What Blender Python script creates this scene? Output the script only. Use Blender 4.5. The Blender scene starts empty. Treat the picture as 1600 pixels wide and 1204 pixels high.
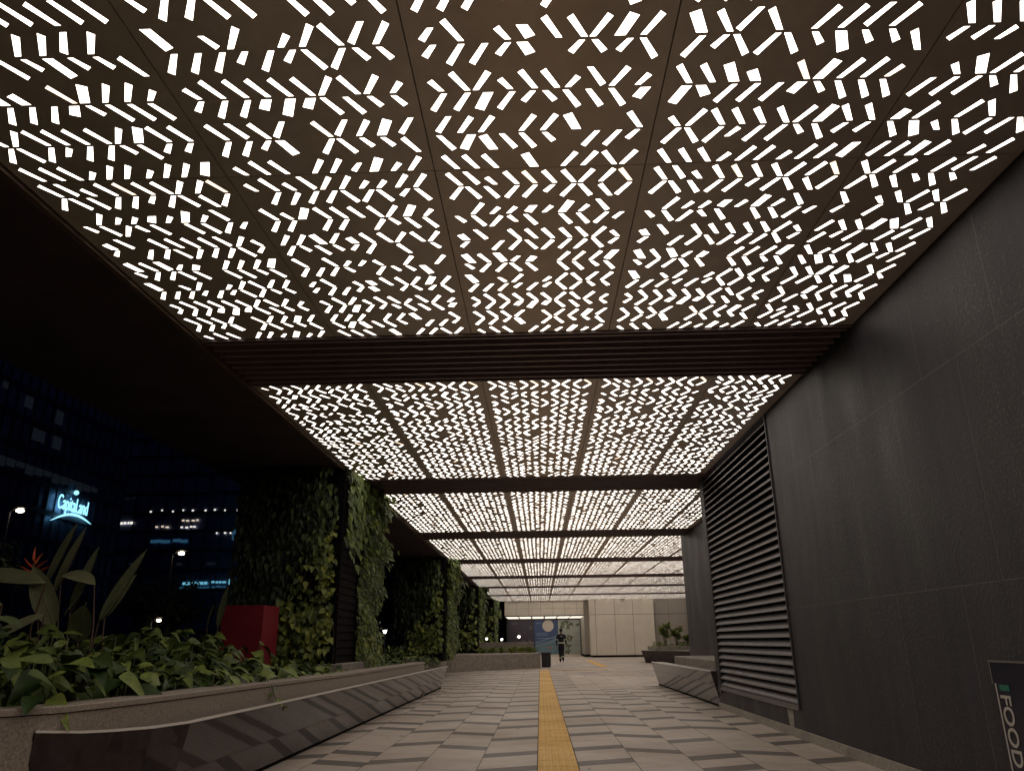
import bpy, math, random
from mathutils import Vector, Matrix
R = math.radians
PI = math.pi
SC = bpy.context.scene
COL = SC.collection

# ------------------------------------------------------------------ camera
cam_d = bpy.data.cameras.new("camera")
cam = bpy.data.objects.new("camera", cam_d)
COL.objects.link(cam)
SC.camera = cam
cam_d.sensor_width = 36.0
cam_d.lens = 1187.0 / 1600.0 * 36.0
cam_d.clip_start = 0.05
cam_d.clip_end = 1500.0
_p, _y, _r = R(18.607), R(1.803), R(-0.673)
fw = Vector((-math.sin(_y) * math.cos(_p), math.cos(_y) * math.cos(_p), math.sin(_p)))
rt = Vector((math.cos(_y), math.sin(_y), 0))
up = rt.cross(fw)
rt2 = rt * math.cos(_r) + up * math.sin(_r)
up2 = -rt * math.sin(_r) + up * math.cos(_r)
m = Matrix((rt2, up2, -fw)).transposed().to_4x4()
m.translation = Vector((0, 0, 1.3))
cam.matrix_world = m

# ------------------------------------------------------------------ night sky, exposure
w = bpy.data.worlds.new("World")
SC.world = w
w.use_nodes = True
nt = w.node_tree
bg = nt.nodes["Background"]
sky = nt.nodes.new("ShaderNodeTexSky")
sky.sky_type = 'NISHITA'
sky.sun_disc = False
sky.sun_elevation = R(-4.0)
sky.sun_rotation = R(200)
mixn = nt.nodes.new("ShaderNodeMix"); mixn.data_type = 'RGBA'; mixn.blend_type = 'ADD'
mixn.inputs[0].default_value = 1.0
scn = nt.nodes.new("ShaderNodeMix"); scn.data_type = 'RGBA'; scn.blend_type = 'MULTIPLY'
scn.inputs[0].default_value = 1.0
nt.links.new(sky.outputs[0], scn.inputs[6])
scn.inputs[7].default_value = (0.002, 0.002, 0.002, 1)
nt.links.new(scn.outputs[2], mixn.inputs[6])
mixn.inputs[7].default_value = (0.030, 0.033, 0.088, 1)
nt.links.new(mixn.outputs[2], bg.inputs[0])
bg.inputs[1].default_value = 0.1
SC.view_settings.view_transform = 'Standard'
SC.view_settings.look = 'None'
SC.view_settings.exposure = 0.17
SC.view_settings.gamma = 1.0
SC.cycles.use_denoising = True
SC.cycles.max_bounces = 6
SC.cycles.diffuse_bounces = 4
SC.cycles.glossy_bounces = 4
SC.cycles.sample_clamp_indirect = 6.0
SC.cycles.use_light_tree = True

# ------------------------------------------------------------------ materials
def mat(name, base=(.5, .5, .5), rough=.6, metal=0.0, var=0.0, vscale=3.0, stretch=(1, 1, 1),
        bump=0.0, bscale=40.0, attr=None, base2=None, emit=None, spec=.5, detail=6, trans=0.0, grime=0.0):
    mt = bpy.data.materials.new(name)
    mt.use_nodes = True
    t = mt.node_tree
    b = t.nodes["Principled BSDF"]
    b.inputs["Roughness"].default_value = rough
    b.inputs["Metallic"].default_value = metal
    b.inputs["Specular IOR Level"].default_value = spec
    col = (*base, 1)
    b.inputs["Base Color"].default_value = col
    out = None
    if attr:
        a = t.nodes.new("ShaderNodeAttribute"); a.attribute_name = attr
        mx = t.nodes.new("ShaderNodeMix"); mx.data_type = 'RGBA'
        mx.inputs[6].default_value = col
        mx.inputs[7].default_value = (*(base2 or base), 1)
        t.links.new(a.outputs["Fac"], mx.inputs[0])
        out = mx.outputs[2]
    if var or bump:
        tc = t.nodes.new("ShaderNodeTexCoord")
        mp = t.nodes.new("ShaderNodeMapping"); mp.inputs[3].default_value = stretch
        t.links.new(tc.outputs["Object"], mp.inputs[0])
    if var:
        n = t.nodes.new("ShaderNodeTexNoise"); n.inputs["Scale"].default_value = vscale
        n.inputs["Detail"].default_value = detail; n.inputs["Roughness"].default_value = .65
        t.links.new(mp.outputs[0], n.inputs[0])
        mr = t.nodes.new("ShaderNodeMapRange")
        mr.inputs[1].default_value = .3; mr.inputs[2].default_value = .7
        mr.inputs[3].default_value = 1 - var; mr.inputs[4].default_value = 1 + var
        t.links.new(n.outputs[0], mr.inputs[0])
        ml = t.nodes.new("ShaderNodeMix"); ml.data_type = 'RGBA'; ml.blend_type = 'MULTIPLY'
        ml.inputs[0].default_value = 1
        if out: t.links.new(out, ml.inputs[6])
        else: ml.inputs[6].default_value = col
        t.links.new(mr.outputs[0], ml.inputs[7])
        out = ml.outputs[2]
    if grime:
        g1 = t.nodes.new("ShaderNodeTexNoise"); g1.inputs["Scale"].default_value = .55; g1.inputs["Detail"].default_value = 9; g1.inputs["Roughness"].default_value = .7
        t.links.new(tc.outputs["Object"], g1.inputs[0])
        g2 = t.nodes.new("ShaderNodeMapRange"); g2.inputs[1].default_value = .4; g2.inputs[2].default_value = .72
        g2.inputs[3].default_value = 0; g2.inputs[4].default_value = grime
        t.links.new(g1.outputs[0], g2.inputs[0])
        g3 = t.nodes.new("ShaderNodeMix"); g3.data_type = 'RGBA'; g3.blend_type = 'MULTIPLY'
        t.links.new(g2.outputs[0], g3.inputs[0]); t.links.new(out, g3.inputs[6]); g3.inputs[7].default_value = (.55, .40, .32, 1)
        g4 = t.nodes.new("ShaderNodeTexVoronoi"); g4.inputs["Scale"].default_value = 1.9
        t.links.new(tc.outputs["Object"], g4.inputs[0])
        g5 = t.nodes.new("ShaderNodeMapRange"); g5.inputs[1].default_value = .035; g5.inputs[2].default_value = .05
        g5.inputs[3].default_value = .45; g5.inputs[4].default_value = 0
        t.links.new(g4.outputs["Distance"], g5.inputs[0])
        g6 = t.nodes.new("ShaderNodeMix"); g6.data_type = 'RGBA'; g6.blend_type = 'MULTIPLY'
        t.links.new(g5.outputs[0], g6.inputs[0]); t.links.new(g3.outputs[2], g6.inputs[6]); g6.inputs[7].default_value = (.3, .28, .26, 1)
        out = g6.outputs[2]
        rr_ = t.nodes.new("ShaderNodeMapRange"); rr_.inputs[1].default_value = .3; rr_.inputs[2].default_value = .7
        rr_.inputs[3].default_value = rough - .14; rr_.inputs[4].default_value = rough + .12
        t.links.new(g1.outputs[0], rr_.inputs[0]); t.links.new(rr_.outputs[0], b.inputs["Roughness"])
    if bump:
        n2 = t.nodes.new("ShaderNodeTexNoise"); n2.inputs["Scale"].default_value = bscale
        n2.inputs["Detail"].default_value = 4
        t.links.new(mp.outputs[0], n2.inputs[0])
        bp = t.nodes.new("ShaderNodeBump"); bp.inputs["Strength"].default_value = bump
        bp.inputs["Distance"].default_value = .01
        t.links.new(n2.outputs[0], bp.inputs["Height"])
        t.links.new(bp.outputs[0], b.inputs["Normal"])
    if out: t.links.new(out, b.inputs["Base Color"])
    if trans:
        b.inputs["Transmission Weight"].default_value = trans
    if emit:
        b.inputs["Emission Color"].default_value = (*emit[0], 1)
        b.inputs["Emission Strength"].default_value = emit[1]
    return mt

M = {}
M['bronze'] = mat('bronze anodised sheet', (.54, .475, .405), .42, .5, .15, 2.0, bump=.02, bscale=200)
M['hole'] = mat('cut edge of sheet', (.12, .10, .085), .5, .3)
# luminous diffuser: strength per slot varies a little
dm = bpy.data.materials.new('luminous opal diffuser'); dm.use_nodes = True
t = dm.node_tree; b = t.nodes["Principled BSDF"]
b.inputs["Base Color"].default_value = (.8, .78, .74, 1)
a = t.nodes.new("ShaderNodeAttribute"); a.attribute_name = 'tint'
mx = t.nodes.new("ShaderNodeMix"); mx.data_type = 'RGBA'
mx.inputs[6].default_value = (1.0, .895, .78, 1); mx.inputs[7].default_value = (.42, .31, .22, 1)
t.links.new(a.outputs["Fac"], mx.inputs[0]); t.links.new(mx.outputs[2], b.inputs["Emission Color"])
b.inputs["Emission Strength"].default_value = 4.2
M['diffuser'] = dm
M['beam'] = mat('dark brown aluminium slats', (.20, .145, .15), .4, .2, .15, 4)
M['column_slat'] = mat('dark column slats', (.006, .004, .005), .9, 0, .2, 5, spec=.08)
M['beam_back'] = mat('dark brown backing', (.036, .027, .031), .8)
M['void'] = mat('matt black void', (.008, .007, .007), .9, spec=.1)
M['soffit'] = mat('dark soffit board', (.05, .036, .042), .7, 0, .3, 1.5, spec=.2)
M['edge'] = mat('bronze edge trim', (.16, .11, .085), .45, .6)
M['louvre'] = mat('grey aluminium louvre', (.185, .168, .172), .45, .3, .15, 6)
M['frame'] = mat('dark louvre frame', (.045, .042, .048), .5, .3)
M['granite'] = mat('speckled beige granite', (.27, .225, .185), .6, 0, .42, 60, bump=.15, bscale=160, detail=3)
M['granite_grey'] = mat('grey kerb granite', (.32, .29, .25), .6, 0, .3, 18, bump=.1, bscale=120)
M['dark_granite'] = mat('polished dark granite', (.038, .028, .030), .07, 0, .35, 9, detail=9, spec=.22)
M['bench_top'] = mat('honed granite seat', (.12, .10, .09), .35, 0, .35, 40)
M['trim'] = mat('steel edge strip', (.80, .74, .70), .4, .2)
M['soil'] = mat('dark planting soil', (.02, .015, .011), .95, 0, .4, 20, bump=.6, bscale=30)
M['yellow'] = mat('yellow tactile tile', (.68, .39, .045), .55, 0, .2, 14, bump=.05, grime=.6)
M['light_tile'] = mat('light paving tile', (.46, .395, .345), .55, 0, .24, 5, (.5, 11, 1), .08, 60, 'tint', (.405, .345, .30), grime=.55)
M['dark_tile'] = mat('dark paving tile', (.105, .093, .084), .6, 0, .18, 5, (.6, 8, 1), .08, 60, 'tint', (.13, .115, .104), grime=.45)
M['grout'] = mat('grout', (.06, .05, .045), .9, 0, .2, 8)
M['street_ground'] = mat('dark tarmac', (.03, .03, .03), .85, 0, .3, 1)
M['red'] = mat('red painted metal', (.19, .009, .020), .45, 0, .1, 3)
M['white_panel'] = mat('off white metal cladding', (.60, .545, .465), .45, 0, .08, .8)
M['grey_panel'] = mat('grey ribbed cladding', (.30, .265, .23), .5, 0, .08, 2, (14, 14, .4))
M['joint'] = mat('dark joint', (.03, .026, .022), .8)
M['concrete'] = mat('planter granite', (.235, .205, .175), .65, 0, .32, 6, bump=.15, bscale=60)
M['stem'] = mat('plant stem', (.06, .065, .025), .6, 0, .2, 10)
M['brown_stem'] = mat('reddish stem', (.09, .045, .025), .6)
M['bark'] = mat('bark', (.05, .038, .028), .9, 0, .3, 8)
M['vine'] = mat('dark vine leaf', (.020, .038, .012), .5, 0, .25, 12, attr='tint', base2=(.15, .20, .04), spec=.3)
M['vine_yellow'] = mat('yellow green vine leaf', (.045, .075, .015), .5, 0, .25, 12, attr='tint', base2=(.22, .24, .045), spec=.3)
M['leaf'] = mat('glossy ground leaf', (.020, .040, .008), .5, 0, .45, 9, attr='tint', base2=(.17, .215, .045), spec=.22)
M['shaded_vine'] = mat('shade-darkened hanging leaf', (.010, .018, .008), .55, 0, .3, 12, attr='tint', base2=(.035, .055, .02), spec=.2)  # soffit shade painted into the leaf colour of the left-hand strands
M['heliconia'] = mat('heliconia leaf', (.12, .14, .07), .5, 0, .2, 5, (1, 1, 1), .1, 30, 'tint', (.22, .22, .12))
M['tree_leaf'] = mat('tree leaf', (.03, .055, .022), .6, attr='tint', base2=(.07, .11, .04))
M['bract'] = mat('orange red bract', (.62, .09, .035), .45, attr='tint', base2=(.75, .16, .05))
M['cloth'] = mat('navy cloth', (.008, .009, .016), .9, 0, .2, 30)
M['skin'] = mat('skin', (.16, .09, .06), .55)
M['hair'] = mat('black hair', (.008, .007, .007), .6)
M['boot'] = mat('black boots', (.012, .012, .012), .5)
M['reflective'] = mat('pale reflective band', (.52, .50, .36), .5)
M['black'] = mat('black plastic', (.012, .012, .015), .45)
M['sign_navy'] = mat('navy sign face', (.012, .012, .03), .3)
M['sign_rim'] = mat('sign rim', (.18, .165, .15), .45)
M['sign_white'] = mat('white sign letters', (.50, .47, .42), .5)
M['sign_green'] = mat('green sign mark', (.02, .16, .11), .5)
M['glass'] = mat('dark tower glass', (.30, .36, .55), .55, .85, .35, .25)
M['mullion'] = mat('tower mullion', (.07, .08, .13), .5)
M['concrete_dark'] = mat('tower concrete', (.04, .045, .06), .8)
def emitter(n, c, s): M[n] = mat(n, (.05, .05, .05), .5, emit=(c, s))
emitter('sign_glow', (.30, .78, 1.0), 1.5)
emitter('warm_lamp', (1.0, .82, .55), 14.0)
emitter('white_lamp', (1.0, .95, .80), 12.0)
emitter('win_dim', (.45, .58, .80), .009)
emitter('win_white', (1.0, .93, .85), .9)
emitter('win_cyan', (.22, .72, .95), .5)
emitter('win_cyan_dim', (.10, .35, .62), .13)
emitter('win_warm', (1.0, .80, .60), .7)
emitter('soffit_light', (1.0, .88, .72), 1.1)

# dark stone wall: brick joints on the wall plane, mottling, faint drips
wm = bpy.data.materials.new('dark stone cladding'); wm.use_nodes = True
t = wm.node_tree; b = t.nodes["Principled BSDF"]
tc = t.nodes.new("ShaderNodeTexCoord"); sp = t.nodes.new("ShaderNodeSeparateXYZ")
t.links.new(tc.outputs["Object"], sp.inputs[0])
ad = t.nodes.new("ShaderNodeMath"); ad.operation = 'ADD'
t.links.new(sp.outputs[0], ad.inputs[0]); t.links.new(sp.outputs[1], ad.inputs[1])
cb = t.nodes.new("ShaderNodeCombineXYZ")
t.links.new(ad.outputs[0], cb.inputs[0])
zz = t.nodes.new("ShaderNodeMath"); zz.operation = 'ADD'; zz.inputs[1].default_value = .13
t.links.new(sp.outputs[2], zz.inputs[0]); t.links.new(zz.outputs[0], cb.inputs[1])
br = t.nodes.new("ShaderNodeTexBrick")
br.inputs["Scale"].default_value = 1; br.inputs["Mortar Size"].default_value = .0038
br.inputs["Mortar Smooth"].default_value = 0
br.inputs["Brick Width"].default_value = 1.22; br.inputs["Row Height"].default_value = 1.83
br.inputs["Color1"].default_value = (.024, .0215, .028, 1); br.inputs["Color2"].default_value = (.0205, .019, .0255, 1)
br.inputs["Mortar"].default_value = (.085, .076, .078, 1); br.inputs["Bias"].default_value = 0
t.links.new(cb.outputs[0], br.inputs[0])
n1 = t.nodes.new("ShaderNodeTexNoise"); n1.inputs["Scale"].default_value = 1.1; n1.inputs["Detail"].default_value = 8
mp = t.nodes.new("ShaderNodeMapping"); mp.inputs[3].default_value = (1.3, 1.3, .5)
t.links.new(tc.outputs["Object"], mp.inputs[0]); t.links.new(mp.outputs[0], n1.inputs[0])
mr = t.nodes.new("ShaderNodeMapRange"); mr.inputs[1].default_value = .3; mr.inputs[2].default_value = .7
mr.inputs[3].default_value = .6; mr.inputs[4].default_value = 1.55
t.links.new(n1.outputs[0], mr.inputs[0])
ml = t.nodes.new("ShaderNodeMix"); ml.data_type = 'RGBA'; ml.blend_type = 'MULTIPLY'; ml.inputs[0].default_value = 1
t.links.new(br.outputs[0], ml.inputs[6]); t.links.new(mr.outputs[0], ml.inputs[7])
# fine mineral speckle in patches
n3 = t.nodes.new("ShaderNodeTexNoise"); n3.inputs["Scale"].default_value = 42; n3.inputs["Detail"].default_value = 2
t.links.new(tc.outputs["Object"], n3.inputs[0])
r3 = t.nodes.new("ShaderNodeMapRange"); r3.inputs[1].default_value = .56; r3.inputs[2].default_value = .70
t.links.new(n3.outputs[0], r3.inputs[0])
n4 = t.nodes.new("ShaderNodeTexNoise"); n4.inputs["Scale"].default_value = .8; n4.inputs["Detail"].default_value = 3
t.links.new(tc.outputs["Object"], n4.inputs[0])
r4 = t.nodes.new("ShaderNodeMapRange"); r4.inputs[1].default_value = .36; r4.inputs[2].default_value = .60
t.links.new(n4.outputs[0], r4.inputs[0])
mm = t.nodes.new("ShaderNodeMath"); mm.operation = 'MULTIPLY'
t.links.new(r3.outputs[0], mm.inputs[0]); t.links.new(r4.outputs[0], mm.inputs[1])
m2 = t.nodes.new("ShaderNodeMath"); m2.operation = 'MULTIPLY'; m2.inputs[1].default_value = .7
t.links.new(mm.outputs[0], m2.inputs[0])
mx = t.nodes.new("ShaderNodeMix"); mx.data_type = 'RGBA'
t.links.new(m2.outputs[0], mx.inputs[0]); t.links.new(ml.outputs[2], mx.inputs[6])
mx.inputs[7].default_value = (.125, .112, .085, 1)
# vertical rain streaks
n5 = t.nodes.new("ShaderNodeTexNoise"); n5.inputs["Scale"].default_value = 5; n5.inputs["Detail"].default_value = 5
mp5 = t.nodes.new("ShaderNodeMapping"); mp5.inputs[3].default_value = (1, 1, .05)
t.links.new(tc.outputs["Object"], mp5.inputs[0]); t.links.new(mp5.outputs[0], n5.inputs[0])
r5 = t.nodes.new("ShaderNodeMapRange"); r5.inputs[1].default_value = .35; r5.inputs[2].default_value = .7
r5.inputs[3].default_value = .85; r5.inputs[4].default_value = 1.25
t.links.new(n5.outputs[0], r5.inputs[0])
mz = t.nodes.new("ShaderNodeMix"); mz.data_type = 'RGBA'; mz.blend_type = 'MULTIPLY'; mz.inputs[0].default_value = 1
t.links.new(mx.outputs[2], mz.inputs[6]); t.links.new(r5.outputs[0], mz.inputs[7])
t.links.new(mz.outputs[2], b.inputs["Base Color"])
n6 = t.nodes.new("ShaderNodeTexNoise"); n6.inputs["Scale"].default_value = 26; n6.inputs["Detail"].default_value = 8
n6.inputs["Roughness"].default_value = .75
t.links.new(tc.outputs["Object"], n6.inputs[0])
bp6 = t.nodes.new("ShaderNodeBump"); bp6.inputs["Strength"].default_value = .55; bp6.inputs["Distance"].default_value = .012
t.links.new(n6.outputs[0], bp6.inputs["Height"]); t.links.new(bp6.outputs[0], b.inputs["Normal"])
r6 = t.nodes.new("ShaderNodeMapRange"); r6.inputs[1].default_value = .3; r6.inputs[2].default_value = .7
r6.inputs[3].default_value = .34; r6.inputs[4].default_value = .6
t.links.new(n1.outputs[0], r6.inputs[0]); t.links.new(r6.outputs[0], b.inputs["Roughness"])
b.inputs["Specular IOR Level"].default_value = .38
M['wall'] = wm

# ------------------------------------------------------------------ helpers
class MB:
    def __init__(s): s.v = []; s.f = []; s.m = []; s.t = []
    def poly(s, pts, mi=0, tint=0.0):
        n = len(s.v); s.v += [tuple(p) for p in pts]
        s.f.append(tuple(range(n, n + len(pts)))); s.m.append(mi); s.t.append(tint)
    def add(s, vs, fs, mi=0, tint=0.0):
        n = len(s.v); s.v += [tuple(p) for p in vs]
        for f in fs: s.f.append(tuple(n + i for i in f)); s.m.append(mi); s.t.append(tint)
    def box(s, a, c, mi=0, tint=0.0):
        x0, y0, z0 = a; x1, y1, z1 = c
        s.add([(x0, y0, z0), (x1, y0, z0), (x1, y1, z0), (x0, y1, z0), (x0, y0, z1), (x1, y0, z1), (x1, y1, z1), (x0, y1, z1)],
              [(3, 2, 1, 0), (4, 5, 6, 7), (0, 1, 5, 4), (1, 2, 6, 5), (2, 3, 7, 6), (3, 0, 4, 7)], mi, tint)
    def bbox(s, a, c, r=.01, mi=0, tint=0.0):
        """box with chamfered edges"""
        x = (a[0], a[0] + r, c[0] - r, c[0]); y = (a[1], a[1] + r, c[1] - r, c[1]); z = (a[2], a[2] + r, c[2] - r, c[2])
        vs = []; idx = {}
        for ix in (0, 1, 2, 3):
            for iy in (0, 1, 2, 3):
                for iz in (0, 1, 2, 3):
                    k = [ix in (0, 3), iy in (0, 3), iz in (0, 3)]
                    if sum(k) == 1: idx[(ix, iy, iz)] = len(vs); vs.append((x[ix], y[iy], z[iz]))
        g = lambda *q: idx[q]
        fs = [(g(1, 1, 0), g(1, 2, 0), g(2, 2, 0), g(2, 1, 0)), (g(1, 1, 3), g(2, 1, 3), g(2, 2, 3), g(1, 2, 3)),
              (g(1, 0, 1), g(2, 0, 1), g(2, 0, 2), g(1, 0, 2)), (g(1, 3, 1), g(1, 3, 2), g(2, 3, 2), g(2, 3, 1)),
              (g(0, 1, 1), g(0, 1, 2), g(0, 2, 2), g(0, 2, 1)), (g(3, 1, 1), g(3, 2, 1), g(3, 2, 2), g(3, 1, 2))]
        for A in (1, 2):
            o = 0 if A == 1 else 3
            for B in (1, 2):
                q = 0 if B == 1 else 3
                fs.append((g(1, o, B), g(2, o, B), g(2, A, q), g(1, A, q)))
                fs.append((g(o, 1, B), g(o, 2, B), g(A, 2, q), g(A, 1, q)))
                fs.append((g(o, B, 1), g(o, B, 2), g(A, q, 2), g(A, q, 1)))
                for Cc in (1, 2):
                    u = 0 if Cc == 1 else 3
                    fs.append((g(o, B, Cc), g(A, q, Cc), g(A, B, u)))
        s.add(vs, fs, mi, tint)
    def tube(s, pts, r, n=6, mi=0, tint=0.0, r2=None):
        pts = [Vector(p) for p in pts]; rings = []
        for i, p in enumerate(pts):
            d = (pts[min(i + 1, len(pts) - 1)] - pts[max(i - 1, 0)]).normalized()
            u = d.cross(Vector((0, 0, 1)) if abs(d.z) < .9 else Vector((1, 0, 0))).normalized(); v = d.cross(u)
            rr = r if r2 is None else r + (r2 - r) * i / (len(pts) - 1)
            rings.append([p + u * math.cos(2 * PI * k / n) * rr + v * math.sin(2 * PI * k / n) * rr for k in range(n)])
        vs = [q for rg in rings for q in rg]; fs = []
        for i in range(len(pts) - 1):
            for k in range(n):
                fs.append((i * n + k, i * n + (k + 1) % n, (i + 1) * n + (k + 1) % n, (i + 1) * n + k))
        fs.append(tuple(range(n - 1, -1, -1))); fs.append(tuple((len(pts) - 1) * n + k for k in range(n)))
        s.add(vs, fs, mi, tint)
    def ball(s, c, r, mi=0, tint=0.0, n=10, sz=1.0):
        vs = [(c[0], c[1], c[2] + r * sz)]; fs = []; h = n // 2
        for i in range(1, h):
            a = PI * i / h
            for k in range(n):
                bb = 2 * PI * k / n
                vs.append((c[0] + r * math.sin(a) * math.cos(bb), c[1] + r * math.sin(a) * math.sin(bb), c[2] + r * sz * math.cos(a)))
        vs.append((c[0], c[1], c[2] - r * sz))
        for k in range(n): fs.append((0, 1 + k, 1 + (k + 1) % n))
        for i in range(h - 2):
            for k in range(n):
                p = 1 + i * n
                fs.append((p + k, p + n + k, p + n + (k + 1) % n, p + (k + 1) % n))
        p = 1 + (h - 2) * n
        for k in range(n): fs.append((p + k, len(vs) - 1, p + (k + 1) % n))
        s.add(vs, fs, mi, tint)
    def leaf(s, p, d, n, L, W, tint=0.0, droop=.2, fold=.18, big=False, mi=0):
        d = d.normalized(); sd = d.cross(n).normalized(); n = sd.cross(d).normalized()
        if big == 'mid':
            st = [(0, .03), (.07, .55), (.2, .95), (.34, 1), (.55, .8), (.78, .42), (1, .02)]
        elif big:
            st = [(0, .06), (.08, .5), (.2, .85), (.38, 1), (.58, .96), (.76, .74), (.9, .4), (1, .03)]
        else:
            st = [(0, .0), (.22, 1.0), (.6, .74), (1, .0)]
        mid, lf, rg = [], [], []
        for u, wd in st:
            q = p + d * (L * u) + Vector((0, 0, -1)) * (L * droop * u * u)
            mid.append(q)
            e = n * (W * .5 * wd * fold)
            wv = random.uniform(-.06, .06) if big else 0
            lf.append(q + sd * (W * .5 * wd) * (1 + wv) + e); rg.append(q - sd * (W * .5 * wd) * (1 - wv) + e)
        k = len(st)
        if big:
            vs = mid + lf + rg
            fs = [(i, k + i, k + i + 1, i + 1) for i in range(k - 1)] + [(i, i + 1, 2 * k + i + 1, 2 * k + i) for i in range(k - 1)]
        else:
            vs = mid + lf[1:-1] + rg[1:-1]
            fs = [(0, 4, 1), (1, 4, 5, 2), (2, 5, 3), (0, 1, 6), (1, 2, 7, 6), (2, 3, 7)]
        s.add(vs, fs, mi, tint)
    def build(s, name, mats, parent=None, smooth=False):
        me = bpy.data.meshes.new(name)
        me.from_pydata(s.v, [], s.f)
        if not isinstance(mats, (list, tuple)): mats = [mats]
        for x in mats: me.materials.append(x)
        me.polygons.foreach_set("material_index", s.m)
        at = me.attributes.new("tint", 'FLOAT', 'FACE'); at.data.foreach_set("value", s.t)
        if smooth: me.polygons.foreach_set("use_smooth", [True] * len(s.f))
        me.update()
        return link(name, me, parent)

def link(name, me, parent=None):
    o = bpy.data.objects.new(name, me); COL.objects.link(o)
    if parent: o.parent = parent
    return o
def tag(o, label=None, cat=None, group=None, kind=None):
    if label: o['label'] = label
    if cat: o['category'] = cat
    if group: o['group'] = group
    if kind: o['kind'] = kind
    return o
def thing(name, label, cat, loc=(0, 0, 0), group=None):
    o = bpy.data.objects.new(name, None); COL.objects.link(o)
    o.location = loc; o.empty_display_size = .2
    return tag(o, label, cat, group)
def struct(o): o['kind'] = 'structure'; return o
def text_mesh(name, s, size, depth, material, parent, mtx, xs=1.0, bold=0.0):
    cu = bpy.data.curves.new(name, 'FONT'); cu.body = s; cu.size = size; cu.extrude = depth; cu.offset = bold
    ob = bpy.data.objects.new(name + '_tmp', cu); COL.objects.link(ob)
    bpy.context.view_layer.update()
    me = bpy.data.meshes.new_from_object(ob.evaluated_get(bpy.context.evaluated_depsgraph_get()))
    bpy.data.objects.remove(ob); me.name = name
    me.transform(mtx @ Matrix.Diagonal((xs, 1, 1, 1)))
    me.materials.clear(); me.materials.append(material)
    return link(name, me, parent)
rnd = random.Random(7)
random.seed(11)
ZC = 4.58

# ================================================================== SETTING
o = MB(); o.box((-400, -60, -.5), (200, 400, -.06)); struct(o.build('ground', M['street_ground']))
o = MB(); o.box((-4.6, -8, -.055), (16, 90, -.012)); struct(o.build('paving_bed', M['grout']))

# paving: slanted columns of light and dark tiles
def clip_ok(x0, x1, y):
    return True
pv = MB()
W0 = .65; G = .004
def paving_column(x0, x1, sgn, seed):
    r = random.Random(seed)
    sk = .27 * sgn * (x1 - x0) / .65      # y shift from the left to the right edge
    y = -4 - r.random() * 1.5
    far_plain = 27 + r.random() * 3
    while y < 78:
        if x0 > 1.0 and y > 25 and (x0 > 2.3 or 24 < y < 31):
            dk = False; ln = 1.2
        else: ln = r.choice([1.21, 1.21, 1.21, .52, .85]) if (seed % 2 == 1 or x0 > 1.6) else r.choice([1.21, 1.21, 1.21, 1.21, .85])
        # light tile, sometimes split by a thin joint
        t0 = y; t1 = y + ln
        cuts = [t0, t1] if ln < .9 or r.random() < .45 else [t0, t0 + ln * r.choice([.5, .62, .35]), t1]
        for a_, b_ in zip(cuts[:-1], cuts[1:]):
            tt = r.random()
            pv.poly([(x0 + G, a_ + G, 0), (x1 - G, a_ + G + sk, 0), (x1 - G, b_ + sk - .002, 0), (x0 + G, b_ - .002, 0)], 0, tt)
        y = t1
        if not (x0 > 1.0 and 24 < y < 31):
            dl = .345 if r.random() > .12 or seed % 2 == 0 else .0
            if dl == 0: continue
            pv.poly([(x0 + G, y + .002, 0), (x1 - G, y + .002 + sk, 0), (x1 - G, y + dl + sk, 0), (x0 + G, y + dl, 0)], 1, r.random())
            y += dl
k = 0
x = -.062
while x > -4.5:
    paving_column(x - W0, x, 1 if k % 2 == 0 else -1, 100 + k); x -= W0; k += 1
x = .392; k = 0
while x < 15:
    paving_column(x, x + W0, 1 if k % 2 == 0 else -1, 300 + k); x += W0; k += 1
struct(pv.build('pavement', [M['light_tile'], M['dark_tile']]))
# the stretch beyond the far end of the tactile strip
o = MB(); r = random.Random(5)
y = 38.2
while y < 78:
    o.poly([(-.058, y + G, -.001), (.388, y + G, -.001), (.388, y + .6, -.001), (-.058, y + .6, -.001)], 0, r.random()); y += .604
o.box((-4.6, 78.2, -.011), (16, 90, 0))
struct(o.build('plain_pavement', M['light_tile']))

def tactile(mb, x0, x1, y0, y1, along='y', z=.0):
    L = .448
    if along == 'y':
        y = y0
        while y < y1 - .01:
            mb.poly([(x0 + .003, y + .003, z), (x1 - .003, y + .003, z), (x1 - .003, y + L - .003, z), (x0 + .003, y + L - .003, z)])
            n = 6; pw = (x1 - x0) / n
            for i in range(n):
                c = x0 + pw * (i + .5); hw = pw * .27
                vs = [(c - hw, y + .018, z), (c + hw, y + .018, z), (c + hw, y + L - .018, z), (c - hw, y + L - .018, z),
                      (c - hw * .6, y + .03, z + .006), (c + hw * .6, y + .03, z + .006), (c + hw * .6, y + L - .03, z + .006), (c - hw * .6, y + L - .03, z + .006)]
                mb.add(vs, [(4, 5, 6, 7), (0, 1, 5, 4), (1, 2, 6, 5), (2, 3, 7, 6), (3, 0, 4, 7)])
            y += L
    else:
        x = x0
        while x < x1 - .01:
            mb.poly([(x + .003, y0 + .003, z), (x + L - .003, y0 + .003, z), (x + L - .003, y1 - .003, z), (x + .003, y1 - .003, z)])
            n = 6; pw = (y1 - y0) / n
            for i in range(n):
                c = y0 + pw * (i + .5); hw = pw * .27
                mb.box((x + .02, c - hw, z), (x + L - .02, c + hw, z + .006))
            x += L
tb = MB(); tactile(tb, -.058, .388, -2.0, 38.2)
struct(tb.build('tactile_strip', M['yellow']))
tb = MB(); tactile(tb, .45, 3.1, 37.6, 38.05, 'x', .004); tactile(tb, 3.1, 3.55, 42.0, 56.0, 'y', .004)
struct(tb.build('tactile_branch', M['yellow']))

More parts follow.
